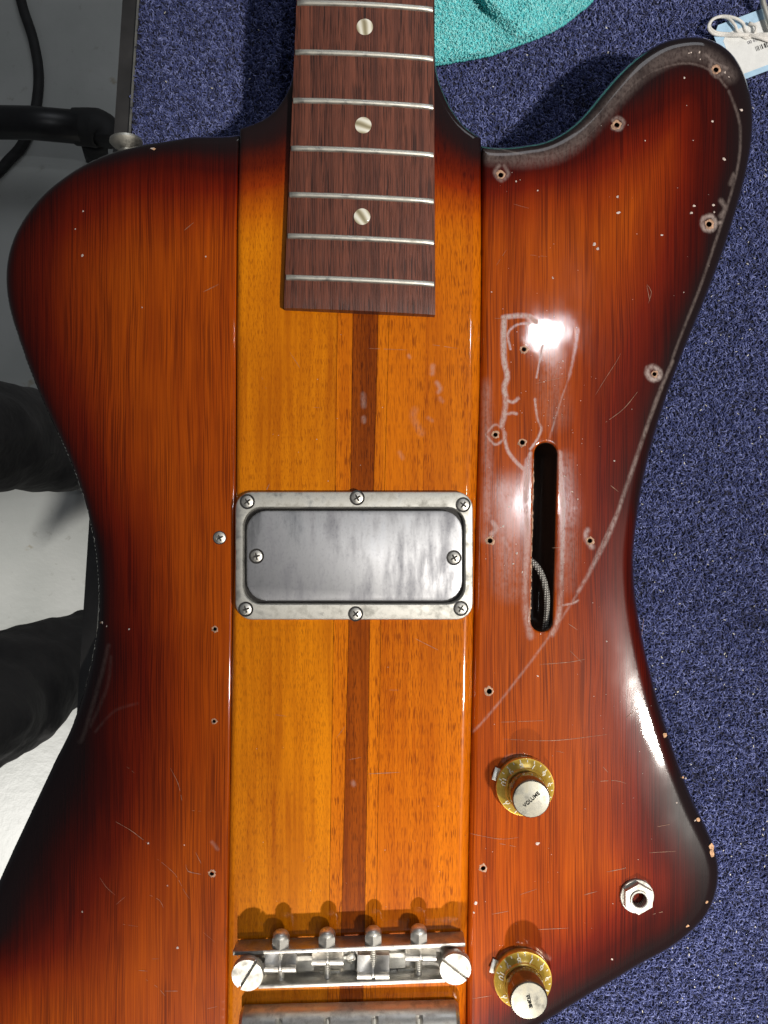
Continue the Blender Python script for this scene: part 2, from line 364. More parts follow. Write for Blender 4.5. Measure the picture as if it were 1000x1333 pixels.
def slab(name, outline, holes, edges, zt, zb, parent, mat, res=(), grid=6.0, label=None, fine_at=()):
    """a board: flat top, rounded along `edges` [(polyline, radius px)], through or blind holes [(loop px, depth m, wall material)]"""
    outline = np.asarray(outline, float)
    lo, hi = outline.min(0), outline.max(0)
    gx, gy = np.meshgrid(np.arange(lo[0], hi[0], grid), np.arange(lo[1], hi[1], grid * 0.87))
    gx[1::2] += grid / 2
    pts = [np.stack([gx.ravel(), gy.ravel()], 1) + RNG.uniform(-.2, .2, (gx.size, 2))]
    for pl, R in edges:
        if R <= 0: continue
        pl = np.asarray(pl, float)
        q = []
        for a, b in zip(pl[:-1], pl[1:]):
            m = max(1, int(np.linalg.norm(b - a) / 5))
            for j in range(m): q.append((a + (b - a) * (j + .5) / m, (b - a) / (np.linalg.norm(b - a) + 1e-9)))
        pos = np.array([a for a, _ in q]); tg = np.array([b for _, b in q]); nn = np.stack([-tg[:, 1], tg[:, 0]], 1)
        for s in (1, -1):
            for th in (0.22, 0.42, 0.62, 0.82, 1.05, 1.3, math.pi / 2):
                dd = R * (1 - math.cos(th)); c = pos + nn * s * dd
                c = c[seg_dist(c, pl) > dd * 0.96]; pts.append(c)
    gx, gy = np.meshgrid(np.arange(lo[0], hi[0], 3.0), np.arange(lo[1], hi[1], 2.6)); gx[1::2] += 1.5; a = np.stack([gx.ravel(), gy.ravel()], 1)
    for pl, R in edges:
        if R > 15:
            d = seg_dist(a, pl); pts.append(a[(d > R * .9) & (d < 72)])
    for pl, w, _ in res:
        g = []
        step = 1.5
        l2, h2 = pl.min(0) - w - 3, pl.max(0) + w + 3
        ax, ay = np.meshgrid(np.arange(l2[0], h2[0], step), np.arange(l2[1], h2[1], step)); a = np.stack([ax.ravel(), ay.ravel()], 1)
        a = a[seg_dist(a, pl) < w + 2.2]; pts.append(a + RNG.uniform(-.1, .1, a.shape))
    for cx, cy, r in fine_at:
        ax, ay = np.meshgrid(np.arange(cx - r, cx + r, 2.), np.arange(cy - r, cy + r, 2.)); pts.append(np.stack([ax.ravel(), ay.ravel()], 1) + RNG.uniform(-.1, .1, (ax.size, 2)))
    p = np.concatenate(pts)
    p = p[inside(p, outline)]
    p = p[seg_dist(p, outline, True) > 0.45]
    for loop, _, _ in holes:
        near = seg_dist(p, loop, True) > 0.5
        p = p[near & ~inside(p, loop)]
    # thin near-duplicates
    key = np.round(p / 0.8).astype(int); _, idx = np.unique(key, axis=0, return_index=True); p = p[np.sort(idx)]
    verts = [Vector(v) for v in outline]; ed = [(i, (i + 1) % len(outline)) for i in range(len(outline))]
    for loop, _, _ in holes:
        b0 = len(verts); verts += [Vector(v) for v in loop]; ed += [(b0 + i, b0 + (i + 1) % len(loop)) for i in range(len(loop))]
    verts += [Vector(v) for v in p]
    vo, eo, fo, *_ = delaunay_2d_cdt(verts, ed, [], 0, 1e-4)
    V2 = np.array([(v.x, v.y) for v in vo]); F = np.array([f for f in fo if len(f) == 3])
    cen = V2[F].mean(1); ok = inside(cen, outline)
    for loop, _, _ in holes: ok &= ~inside(cen, loop)
    F = F[ok]
    def height(q):
        z = np.full(len(q), zt)
        for pl, R in edges:
            if R <= 0: continue
            d = seg_dist(q, pl); t = np.clip(1 - d / R, 0, 1)
            z = np.minimum(z, zt - R * K * (1 - np.sqrt(np.clip(1 - t * t, 0, 1))))
            if R > 15:
                t2 = np.clip(1 - d / 70, 0, 1); z = z - 0.0012 * t2 * t2
        return z
    Z = height(V2)
    best = np.full(len(V2), 1e9); G = np.zeros((len(V2), 2)); zero = np.zeros(len(V2), bool)
    for pl, RR in edges:
        if RR <= 0: continue
        nr, d = seg_near(V2, pl); t = np.clip(1 - d / RR, 0, .9995); sl = t / np.sqrt(1 - t * t); zc = -RR * K * (1 - np.sqrt(1 - t * t))
        dirv = (V2 - nr) / np.maximum(d, 1e-6)[:, None]
        m = (zc < best) & (d < RR); G[m] = dirv[m] * sl[m][:, None]; best[m] = zc[m]; zero |= d < .3
        if RR > 15:
            t2 = np.clip(1 - d / 70, 0, 1); G += dirv * (2 * 0.0012 * t2 / (70 * K))[:, None]
    NV = np.stack([-G[:, 0], G[:, 1], np.ones(len(V2))], 1); NV /= np.linalg.norm(NV, axis=1)[:, None]; NV[zero] = 0
    def lift(q, z):
        s = K * (D - (-0.001)) / D
        return np.stack([(q[:, 0] - 500) * s, (666.5 - q[:, 1]) * s, z], 1)
    V = lift(V2, Z)
    # make all faces look up
    a, b, c = V[F[:, 0]], V[F[:, 1]], V[F[:, 2]]
    nz = (b - a)[:, 0] * (c - a)[:, 1] - (b - a)[:, 1] * (c - a)[:, 0]
    F[nz < 0] = F[nz < 0][:, ::-1]
    allV = [V]; faces = [tuple(f) for f in F]; mats = [0] * len(faces); base = len(V)
    bur = [burst_at(V2)]; rr = np.zeros(len(V2))
    for pl, w, st in res:
        d = seg_dist(V2, pl); rr = np.maximum(rr, st * np.clip(1.3 - d / w, 0, 1))
    rsd = [rr]
    def wall(loop, zs, mi, flip, shrink=None):
        nonlocal base
        n = len(loop); zz0 = height(loop); rows = [zz0] + [np.full(n, z) for z in zs]
        area = 0.5 * np.sum(loop[:, 0] * np.roll(loop[:, 1], -1) - np.roll(loop[:, 0], -1) * loop[:, 1])
        for k, row in enumerate(rows):
            q = loop
            allV.append(lift(q, np.minimum(row, zz0 if k else row))); bur.append(burst_at(q)); rsd.append(np.zeros(n))
        for k in range(len(rows) - 1):
            for i in range(n):
                j = (i + 1) % n; f = (base + k * n + i, base + k * n + j, base + (k + 1) * n + j, base + (k + 1) * n + i)
                if (area > 0) != flip: f = f[::-1]
                faces.append(f); mats.append(mi)
        last = base + (len(rows) - 1) * n; base += n * len(rows)
        return [last + i for i in range(n)]
    lastloop = wall(outline, [(zt + zb) * 0.35, zb], 0, False)
    faces.append(tuple(lastloop)); mats.append(0)
    mlist = [mat]
    for loop, depth, wm in holes:
        if wm not in mlist: mlist.append(wm)
        mi = mlist.index(wm)
        bl = wall(np.asarray(loop, float), [zt - depth * .1, zt - depth], mi, True)
        faces.append(tuple(bl)); mats.append(mi)
    me = bpy.data.meshes.new(name)
    me.from_pydata([tuple(map(float, v)) for v in np.concatenate(allV)], [], [tuple(map(int, f)) for f in faces])
    for m in mlist: me.materials.append(m)
    me.polygons.foreach_set('material_index', mats)
    me.polygons.foreach_set('use_smooth', [True] * len(faces))
    for k, arr in (('burst', bur), ('residue_sheen', rsd)):
        at = me.attributes.new(k, 'FLOAT', 'POINT'); at.data.foreach_set('value', np.concatenate(arr).astype(np.float32))
    me.update(); me.set_sharp_from_angle(angle=math.radians(50))
    nall = np.zeros((len(me.vertices), 3)); nall[:len(NV)] = NV
    me.normals_split_custom_set_from_vertices([tuple(map(float, q)) for q in nall])
    return link(name, me, None, parent, label=label)

def circ(cx, cy, r, n=14, jit=0.0):
    return np.array([(cx + r * (1 + random.uniform(-jit, jit)) * math.cos(2 * math.pi * k / n), cy + r * (1 + random.uniform(-jit, jit)) * math.sin(2 * math.pi * k / n)) for k in range(n)])

ZC = 0.0022          # top of the raised centre block
ZCARPET = -0.046
guitar = link('bass_guitar', None, loc=W(470, 800, -0.044), cat='bass guitar',
              label='sunburst wooden bass guitar with bare screw holes and steel bridge lying on blue carpet')

# ---- wings
slot = []
for k in range(13): a = math.pi + math.pi * k / 12; slot.append((710.0 + 15.0 * math.cos(a), 591 + 15.0 * math.sin(a)))
for k in range(13): a = math.pi * k / 12; slot.append((705.0 + 14.5 * math.cos(a), 808 + 14.5 * math.sin(a)))
slot = np.array(slot)
HOLES_R = [(932, 91, 4.5), (803, 163, 4), (652, 228, 4), (923, 292, 4.2), (852, 487, 3.6), (682, 455, 3.6), (645, 566, 3.8), (680, 576, 3.8), (768, 704, 3.8), (638, 704, 4.2), (637, 900, 4.4), (629, 1130, 3.6)]
holes = [(slot, 0.034, M_CAVITY)] + [(circ(x, y, r, 12, .12), 0.006, M_DARK) for x, y, r in HOLES_R]
right_outline = np.concatenate([RIGHT_OUT, SEAM_R[::-1][1:-1] + np.array([0.6, 0])])
slab('body_wing', right_outline, holes, [(RIGHT_OUT, 22), (SEAM_R[:-1] + np.array([0.6, 0]), 8), (np.vstack([slot, slot[:1]]), 2.6)], 0.0, -0.040, guitar, M_WING, RES_SHEEN, label='right wing with long empty slot, screw holes and dried polish marks')
HOLES_L = [(280, 819, 3.2), (279, 939, 3.0), (276, 1137, 3.4)]
left_outline = np.concatenate([LEFT_OUT, SEAM_L[::-1][1:-1] - np.array([0.8, 0])])
slab('body_wing', left_outline, [(circ(x, y, r, 10, .15), 0.004, M_DARK) for x, y, r in HOLES_L], [(LEFT_OUT, 18), (SEAM_L - np.array([0.8, 0]), 4)], 0.0, -0.040, guitar, M_WING, RES_L, label='plain left wing with dark cherry edge')

# torn rims of the screw holes
def rim_mesh(r, hgt, seed):
    rnd = random.Random(seed); v = []; f = []; n = 18
    rows = [(r * 0.85, 0.0), (r * 0.95, hgt), (r * 1.15, hgt * 1.1), (r * 1.6, -0.00002)]
    for rr, z in rows:
        for k in range(n):
            a = 2 * math.pi * k / n; j = rnd.uniform(.8, 1.25) if rr > r else 1; v.append((rr * j * math.cos(a), rr * j * math.sin(a), z * rnd.uniform(.5, 1.4)))
    for i in range(3):
        for k in range(n): f.append((i * n + k, i * n + (k + 1) % n, (i + 1) * n + (k + 1) % n, (i + 1) * n + k))
    return mesh_np('hole_rim', v, [q[::-1] for q in f])
for i, (x, y, r) in enumerate(HOLES_R + HOLES_L):
    z = -0.0012 * max(0, 1 - float(seg_dist(np.array([[x, y]]), RIGHT_OUT)[0]) / 70) ** 2
    link('hole_rim', rim_mesh(U(r) * random.uniform(.85, 1.0), 0.00016, i), M_RAW, guitar, W(x, y, z))

# ---- centre block: five laminated planks
ys = [62, 400, 810, 1200, 1500]
B = {1: [443, 440, 435, 429, 424], 2: [463, 460, 454.6, 445, 438], 3: [495, 493, 482, 475, 468], 4: [510, 507, 496, 490, 485]}
def bline(k, off): return np.array([(x + off, y) for x, y in zip(B[k], ys)], float)
lp_out = np.concatenate([L_SHOULDER[:-1], SEAM_L, bline(1, -.25)[::-1]])
slab('neck_plank', lp_out, [], [(SEAM_L, 8), (L_SHOULDER, 12)], ZC, -0.040, guitar, M_AMBER, RES_C, 5)
rp_out = np.concatenate([bline(4, .25), SEAM_R[::-1], R_SHOULDER[::-1][1:]])
slab('neck_plank', rp_out, [], [(SEAM_R, 15), (R_SHOULDER, 12)], ZC, -0.040, guitar, M_ORANGE, RES_C, 5)
for a, b, m in ((1, 2, M_NARROW), (2, 3, M_WALNUT), (3, 4, M_NARROW)):
    slab('neck_plank', np.concatenate([bline(a, .25), bline(b, -.25)[::-1]]), [], [], ZC, -0.040, guitar, m, RES_C, 5)

# ---- neck beyond the body
bm = bmesh.new(); rows = []
for py in (66, 0, -120):
    xl = 385 + (62 - py) * 0.03; xr = 565.5; row = []
    for k in range(13):
        a = math.pi * k / 12
        x = xl + (xr - xl) * (0.5 - 0.5 * math.cos(a)); z = ZC - 0.0004 - 0.021 * math.sin(a) ** 0.7
        p = W(x, py, 0); row.append(bm.verts.new((p.x, p.y, z)))
    rows.append(row)
for r0, r1 in zip(rows[:-1], rows[1:]):
    for k in range(12): bm.faces.new((r0[k], r0[k + 1], r1[k + 1], r1[k]))
    bm.faces.new((r0[12], r0[0], r1[0], r1[12]))
link('neck', mesh_bm('neck', bm, True, 40), plain('neck_dark_lacquer', (0.02, 0.012, 0.01), 0.25, coat=0.6), guitar)

# ---- fretboard
ZF = 0.0078
def fb_x(py, side): return (385.5 - 16.5 * py / 400) if side < 0 else (565 + 2 * py / 408)
def fb_y(t, y): return y + (t - 0.5) * 9        # frets run a little downhill to the right
def fb_z(t): return ZF - 0.0011 * (2 * t - 1) ** 2
v = []; f = []; NX = 24; ylist = list(np.linspace(-110, 404, 40))
bev = [(0, 0.0), (0.0, 0.35)]
for iy, y in enumerate(ylist):
    for ix in range(NX + 1):
        t = ix / NX; yy = fb_y(t, y); x = fb_x(yy, -1) * (1 - t) + fb_x(yy, 1) * t
        z = fb_z(t); p = W(x, yy, ZF)
        if ix in (0, NX): z -= 0.0004
        if iy == len(ylist) - 1: z -= 0.0004
        v.append((p.x, p.y, z))
def top(iy, ix): return iy * (NX + 1) + ix
for iy in range(len(ylist) - 1):
    for ix in range(NX): f.append((top(iy, ix), top(iy + 1, ix), top(iy + 1, ix + 1), top(iy, ix + 1)))
ring = [top(iy, 0) for iy in range(len(ylist))] + [top(len(ylist) - 1, ix) for ix in range(1, NX + 1)] + [top(iy, NX) for iy in range(len(ylist) - 2, -1, -1)] + [top(0, ix) for ix in range(NX - 1, 0, -1)]
n0 = len(v)
for q in ring: v.append((v[q][0], v[q][1], ZC - 0.0002))
for i in range(len(ring)):
    j = (i + 1) % len(ring); f.append((ring[j], ring[i], n0 + i, n0 + j))
me = mesh_np('fretboard', v, f); me.set_sharp_from_angle(angle=math.radians(40))
fb = link('fretboard', me, M_ROSE, guitar)
for y in (6, 70.5, 133.5, 196, 256.5, 310.5, 364.5):
    vv = []; ff = []; NS = 26; prof = [(-1, 0), (-.85, .55), (-.45, .92), (0, 1), (.45, .92), (.85, .55), (1, 0)]
    for k in range(NS + 1):
        t = 0.008 + 0.984 * k / NS; e = min(1, min(k, NS - k) / 1.0); yy = fb_y(t, y)
        x = fb_x(yy, -1) * (1 - t) + fb_x(yy, 1) * t
        for u, h in prof:
            p = W(x, yy, ZF); vv.append((p.x, p.y + u * 0.00112, fb_z(t) - 0.0001 + h * 0.0010 * (0.45 + 0.55 * e)))
    m = len(prof)
    for k in range(NS):
        for q in range(m - 1): ff.append((k * m + q, (k + 1) * m + q, (k + 1) * m + q + 1, k * m + q + 1))
    ff.append(tuple(range(m))); ff.append(tuple(NS * m + q for q in range(m))[::-1])
    me = mesh_np('fret', vv, ff); me.set_sharp_from_angle(angle=math.radians(60))
    link('fret', me, M_FRET, fb)
im = lathe_mesh('inlay', [(U(10.4), -0.0003), (U(10.4), 0.00003), (U(10), 0.00007)], 32)
for x, y, r in ((475, 35, .3), (473, 163, 1.4), (471.5, 282, .8)): link('inlay', im, M_PEARL, fb, W(x, y, ZF), rot=(0, 0, r))

# ---- pickup: ring, cover, screws
def rrect(cx, cy, w, h, r, n=7):
    o = []
    for sx, sy, a0 in ((1, 1, 0), (-1, 1, 90), (-1, -1, 180), (1, -1, 270)):
        for k in range(n):
            a = math.radians(a0 + 90 * k / (n - 1)); o.append((cx + sx * (w / 2 - r) + r * math.cos(a), cy + sy * (h / 2 - r) + r * math.sin(a)))
    return o
def ring_mesh(name, levels):
    """stack of equal-count loops (world xyz)"""
    v = []; f = []; n = len(levels[0])
    for l in levels: v += l
    for i in range(len(levels) - 1):
        for k in range(n): f.append((i * n + k, i * n + (k + 1) % n, (i + 1) * n + (k + 1) % n, (i + 1) * n + k))
    return v, f, n
ZR = ZC + 0.0028; PC = W(461, 723.5, ZR)
def lvl(w, h, r, z, c=PC): return [(x, y, z) for x, y in rrect(c.x, c.y, U(w, ZR), U(h, ZR), U(r, ZR))]
v, f, n = ring_mesh('p', [lvl(310, 167, 22, ZC - .0002), lvl(310, 167, 22, ZR - .0007), lvl(308, 165, 21, ZR - .0002), lvl(304.5, 161.5, 20, ZR), lvl(291, 128, 24, ZR), lvl(289, 126, 23.5, ZR - .0003), lvl(287, 124, 23, ZR - .0025)])
me = mesh_np('pickup', v, f); me.set_sharp_from_angle(angle=math.radians(38))
pickup = link('pickup', me, M_NICKEL, guitar)
v, f, n = ring_mesh('w', [lvl(289, 126, 23, ZC + .00005), lvl(3, 3, 1, ZC + .00005)])
link('pickup_well', mesh_np('pickup_well', v, f), M_DARK, pickup)
pc2 = W(461.5, 723.5, ZR)
v, f, n = ring_mesh('c', [lvl(281, 117.5, 26, ZC, pc2), lvl(281, 117.5, 26, ZR - .0006, pc2), lvl(279.5, 116, 25, ZR - .0001, pc2), lvl(276, 112.5, 24, ZR + .0001, pc2)])
f.append(tuple(3 * n + k for k in range(n)))
me = mesh_np('cover', v, f); me.set_sharp_from_angle(angle=math.radians(38))
cover = link('cover', me, M_COVER, pickup)
def screw_mesh(name, r, dome=0.0005, depth=0.0007):
    n = 26; v = []; idx = {}; f = []
    for i in range(n + 1):
        for j in range(n + 1):
            u = 2 * i / n - 1; w = 2 * j / n - 1
            # square to disc
            x = u * math.sqrt(1 - w * w / 2); y = w * math.sqrt(1 - u * u / 2); rr = x * x + y * y
            z = dome * (1 - rr) - (0.0002 if rr > .93 else 0)
            c = 1 if ((abs(x) < .14 and abs(y) < .58) or (abs(y) < .14 and abs(x) < .58)) else 0
            idx[i, j] = len(v); v.append((x * r, y * r, z - depth * c * max(0.2, 1 - rr)))
    for i in range(n):
        for j in range(n): f.append((idx[i, j], idx[i + 1, j], idx[i + 1, j + 1], idx[i, j + 1]))
    bd = [idx[i, 0] for i in range(n + 1)] + [idx[n, j] for j in range(1, n + 1)] + [idx[i, n] for i in range(n - 1, -1, -1)] + [idx[0, j] for j in range(n - 1, 0, -1)]
    b0 = len(v); v += [(v[q][0], v[q][1], -0.0010) for q in bd]
    for i in range(len(bd)): f.append((bd[i], b0 + i, b0 + (i + 1) % len(bd), bd[(i + 1) % len(bd)]))
    me = mesh_np(name, v, f); me.set_sharp_from_angle(angle=math.radians(35)); return me
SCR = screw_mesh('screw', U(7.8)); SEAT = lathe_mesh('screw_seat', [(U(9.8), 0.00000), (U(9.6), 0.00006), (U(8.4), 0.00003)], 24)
for x, y, r in ((322, 653, .6), (465, 648, .5), (603, 657, .9), (320, 793, .3), (463, 799, .7), (600, 792, 1.0)):
    link('screw', SCR, M_SCREW, pickup, W(x, y, ZR) + Vector((0, 0, .0001)), rot=(0, 0, r)); link('screw_seat', SEAT, M_DARK, pickup, W(x, y, ZR))
for x, y, r in ((334, 724, .2), (591, 726, .5)): link('screw', SCR, M_SCREW, pickup, W(x, y, ZR) + Vector((0, 0, .0002)), rot=(0, 0, r)); link('screw_seat', SEAT, M_DARK, pickup, W(x, y, ZR) + Vector((0, 0, .00012)))
link('body_screw', screw_mesh('body_screw', U(8)), M_SCREW, guitar, W(286, 700, 0.0002), rot=(0, 0, .4), label='single crosshead screw left in the left wing')
link('screw_seat', SEAT, M_DARK, guitar, W(286, 700, 0.00002), scale=(.9, .9, 1))

# ---- bridge
bang = math.atan2(12, 300)
def Bp(px, py, z): return W(px, py, z)
ZB0 = ZC + 0.0012; ZBT = ZC + 0.0098
bm = bmesh.new()
def bar(bm, a, b, z0, z1, th, bev=0.0003, round_end=False):
    c = (a + b) / 2; dx = b - a; L = math.hypot(dx.x, dx.y)
    bx(bm, (c.x, c.y, (z0 + z1) / 2), (L, th, z1 - z0), math.atan2(dx.y, dx.x), bev)
bar(bm, Bp(303, 1241.5, ZBT), Bp(606, 1230, ZBT), ZB0, ZBT, 0.0016)            # neck-side wall
bar(bm, Bp(336, 1285, ZBT), Bp(580, 1277, ZBT), ZB0, ZBT, 0.0015)              # tail-side wall
bar(bm, Bp(318, 1253.5, ZB0), Bp(596, 1243, ZB0), ZB0, ZB0 + 0.0013, U(34), 0.0002)  # floor of the channel
bridge = link('bridge', mesh_bm('bridge', bm, True, 35), M_BRIDGE, guitar, label='steel bridge channel with four screws and two slotted posts')
hexm_v = []; 
def hexhead():
    # axis along local Z, domed cap nut
    R = 0.0036; prof_hex = []; v = []; f = []; n = 24
    def hexr(a): 
        s = ((a + math.pi / 6) % (math.pi / 3)) - math.pi / 6; return R * math.cos(math.pi / 6) / math.cos(s)
    rows = [(0, 1.0), (0.0030, 1.0), (0.0034, .96)]
    for z, k in rows:
        for i in range(n): a = 2 * math.pi * i / n; r = hexr(a) * k; v.append((r * math.cos(a), r * math.sin(a), z))
    for z, r in ((0.0038, 0.0031), (0.0046, 0.0029), (0.0053, 0.0023), (0.0057, 0.0013)):
        for i in range(n): a = 2 * math.pi * i / n; v.append((r * math.cos(a), r * math.sin(a), z))
    for i in range(6):
        for k in range(n): f.append((i * n + k, i * n + (k + 1) % n, (i + 1) * n + (k + 1) % n, (i + 1) * n + k))
    f.append(tuple(6 * n + k for k in range(n))); f.append(tuple(range(n))[::-1])
    me = mesh_np('cap_nut', v, f); me.set_sharp_from_angle(angle=math.radians(28)); return me
HEX = hexhead()
def threaded(name, L, r):
    v = []; f = []; n = 12; rows = int(L / 0.0004)
    for i in range(rows + 1):
        for k in range(n):
            ph = (i % 2); rr = r * (1.0 if ph else 0.80); a = 2 * math.pi * k / n; v.append((rr * math.cos(a), rr * math.sin(a), L * i / rows))
    for i in range(rows):
        for k in range(n): f.append((i * n + k, i * n + (k + 1) % n, (i + 1) * n + (k + 1) % n, (i + 1) * n + k))
    f.append(tuple(rows * n + k for k in range(n))); return mesh_np(name, v, f, False)
zs = ZC + 0.0062
wall_t = Bp(303, 1241.5, ZBT); wall_u = Bp(606, 1230, ZBT); rear_t = Bp(336, 1285, ZBT); rear_u = Bp(580, 1277, ZBT)
def on(a, b, x): t = (x - a.x) / (b.x - a.x); return a.y + (b.y - a.y) * t
THR = threaded('saddle_screw', 0.0120, 0.00135); 
END = lathe_mesh('screw_end', [(0.0021, 0), (0.0019, 0.0007), (0.0012, 0.0012), (0.0004, 0.0014)], 16)
sad = [(366, 364.5, 1262, 41, .0062), (426, 426.5, 1253, 41, .0030), (486, 486, 1271.5, 42, .0066), (545, 548, 1247.5, 40, .0034)]
for i, (sx, cx, cy, w, dep) in enumerate(sad):
    x = Bp(sx, 1240, zs).x; y0 = on(wall_t, wall_u, x); y1 = on(rear_t, rear_u, x)
    link('cap_nut', HEX, M_SCREW, bridge, (x, y0 + 0.0008, zs + 0.0003), rot=(math.radians(-90), 0, 0.0))
    link('saddle_screw', THR, M_SCREW, bridge, (x, y0 - 0.0007, zs), rot=(math.radians(90), 0, 0))
    link('screw_end', END, M_SCREW, bridge, (x, y1 - 0.0007, zs - 0.001), rot=(math.radians(90), 0, 0))
    # saddle: block with a rounded crest on the tail side and a sloping deck towards the neck
    zc = ZC + 0.0094; p = Bp(cx, cy, zc); hw = U(w, zc) / 2; vv = []; ff = []
    prof = [(dep, ZC + .0028), (dep, zc - .0030), (0.0012, zc - .0012), (0.0007, zc - .0002), (0, zc), (-.0011, zc - .0001), (-.0017, zc - .0007), (-.0019, zc - .0016), (-.0019, ZC + .0028)]
    for sx2 in (-1, -.12, -.06, .06, .12, 1):
        for dy, z in prof:
            nn = 0.0006 if (abs(sx2) < .1 and z > zc - .0015) else 0
            vv.append((p.x + sx2 * hw, p.y + dy, z - nn))
    m = len(prof)
    for a in range(5):
        for b in range(m - 1): ff.append((a * m + b, a * m + b + 1, (a + 1) * m + b + 1, (a + 1) * m + b))
    ff.append(tuple(range(m))[::-1]); ff.append(tuple(5 * m + b for b in range(m)))
    me = mesh_np('saddle', vv, [q[::-1] for q in ff]); me.set_sharp_from_angle(angle=math.radians(40))
    so = link('saddle', me, M_BRIDGE, bridge)
def post_mesh():
    R = U(20.5, .012); zt = ZC + .0125; n = 36
    bm = bmesh.new()
    for prof in ([(R * .80, ZC - .001), (R * .80, zt - .0040), (R * .62, zt - .0039), (R * .62, zt - .0024), (R * .97, zt - .0023), (R, zt - .0018), (R, zt - .0003), (R * .96, zt), (R * .5, zt), (0.0001, zt)],):
        v, f = lathe([(r, z) for r, z in prof], n, False); vs = [bm.verts.new(q) for q in v]
        for q in f: bm.faces.new([vs[i] for i in q])
    return mesh_bm('post', bm, True, 35), zt, R
PM, ZPT, PR = post_mesh()
def slotted_disc(R, zt, sw, sd):
    # two D-shaped halves, slot floor between
    v = []; f = []
    def half(sgn):
        b0 = len(v); pts = []; a0 = math.asin(sw / R); n = 18
        for k in range(n + 1):
            a = a0 + (math.pi - 2 * a0) * k / n; pts.append((R * math.cos(a), sgn * R * math.sin(a)))
        m = len(pts)
        cx, cy = 0, sgn * R * .5
        for z, s in ((zt - sd, 1), (zt - .0003, 1), (zt, .965)):
            for x, y in pts: v.append((cx + (x - cx) * s, cy + (y - cy) * s, z))
        for i in range(2):
            for k in range(m):
                q = (b0 + i * m + k, b0 + i * m + (k + 1) % m, b0 + (i + 1) * m + (k + 1) % m, b0 + (i + 1) * m + k); f.append(q if sgn > 0 else q[::-1])
        t = tuple(b0 + 2 * m + k for k in range(m)); f.append(t if sgn > 0 else t[::-1])
    half(1); half(-1)
    me = mesh_np('post_head', v, f); me.set_sharp_from_angle(angle=math.radians(30)); return me
PH = slotted_disc(PR, ZPT + .0016, .00045, .0016)
for x, y, ang in ((322, 1270, math.radians(58)), (593, 1262, math.radians(-38))):
    p = W(x, y, ZPT + .0016)
    link('post', PM, M_BRIDGE, bridge, (p.x, p.y, 0)); link('post_head', PH, M_NICKEL, bridge, (p.x, p.y, 0.0), rot=(0, 0, ang))
# small cast pads and the fixing screw on the channel floor
bm = bmesh.new()
for px, py, w, h in ((398, 1250, 22, 20), (455, 1249, 16, 18), (517, 1246, 20, 20), (430, 1262, 26, 5), (530, 1259, 24, 5)):
    p = W(px, py, ZB0); bx(bm, (p.x, p.y, ZB0 + .0019), (U(w), U(h), .0012), bang, .0002)
link('channel_pad', mesh_bm('channel_pad', bm, True, 35), M_NICKEL, bridge)
link('screw', screw_mesh('screw', U(7)), M_SCREW, bridge, W(457, 1249, ZB0 + .0025), rot=(0, 0, .3))

# ---- tailpiece
v = []; f = []; NL = 60; NA = 14
ta, tb = W(313, 1342, .006), W(598, 1335, .006); ddx = (tb - ta); TL = ddx.length; tu = ddx.normalized(); tn = Vector((-tu.y, tu.x, 0))
for i in range(NL + 1):
    s = i / NL; loc = ta + ddx * s; e = min(1, min(i, NL - i) / 1.5 + .82)
    for k in range(NA + 1):
        a = math.pi * k / NA; yy = math.cos(a) * .0085 * e; z = ZC + .0010 + (.0090 * math.sin(a) ** .75) * e
        px = 313 + 285 * s; notch = any(abs(px - q) < 2.6 for q in (366, 426, 487, 545))
        if notch and a < math.pi * .62 and a > .28 * math.pi: z -= .0016
        q = loc + tn * yy; v.append((q.x, q.y, z))
for i in range(NL):
    for k in range(NA): f.append((i * (NA + 1) + k, i * (NA + 1) + k + 1, (i + 1) * (NA + 1) + k + 1, (i + 1) * (NA + 1) + k))
f.append(tuple(range(NA + 1))); f.append(tuple(NL * (NA + 1) + k for k in range(NA + 1))[::-1])
me = mesh_np('tailpiece', v, f); me.set_sharp_from_angle(angle=math.radians(35))
tail = link('tailpiece', me, M_BRIDGE, guitar, label='rounded steel tailpiece bar behind the bridge')
BALL = lathe_mesh('string_notch', [(.0012, 0), (.0012, .0042), (.0006, .0048)], 12)
for q in (366, 426, 487, 545): 
    p = W(q, 1331, .011); link('string_notch', BALL, M_FRET, tail, (p.x, p.y, .0086), rot=(math.radians(62), 0, 0))

# ---- knobs
def text_mesh(s, size, depth=0.00005):
    cu = bpy.data.curves.new('lettering', 'FONT'); cu.body = s; cu.size = size; cu.align_x = 'CENTER'; cu.align_y = 'CENTER'; cu.extrude = depth; cu.offset = size * 0.012
    o = bpy.data.objects.new('lettering_source', cu); COL.objects.link(o)
    bpy.context.view_layer.update()
    me = bpy.data.meshes.new_from_object(o.evaluated_get(bpy.context.evaluated_depsgraph_get()))
    bpy.data.objects.remove(o); bpy.data.curves.remove(cu); me.materials.clear(); me.name = 'lettering'; return me
NUM = {n: text_mesh(str(n), 0.0033) for n in range(11)}
kr = 0.0115
skirt_prof = [(kr * .97, 0.0), (kr, .0006), (kr, .0030), (kr * .985, .0034), (kr * .93, .0036), (kr * .66, .0058), (kr * .64, .0062), (kr * .64, .0064)]
inner_prof = [(kr * .64, .0058), (kr * .635, .0150), (kr * .62, .0158), (kr * .60, .0161)]
ztick = 0.0048
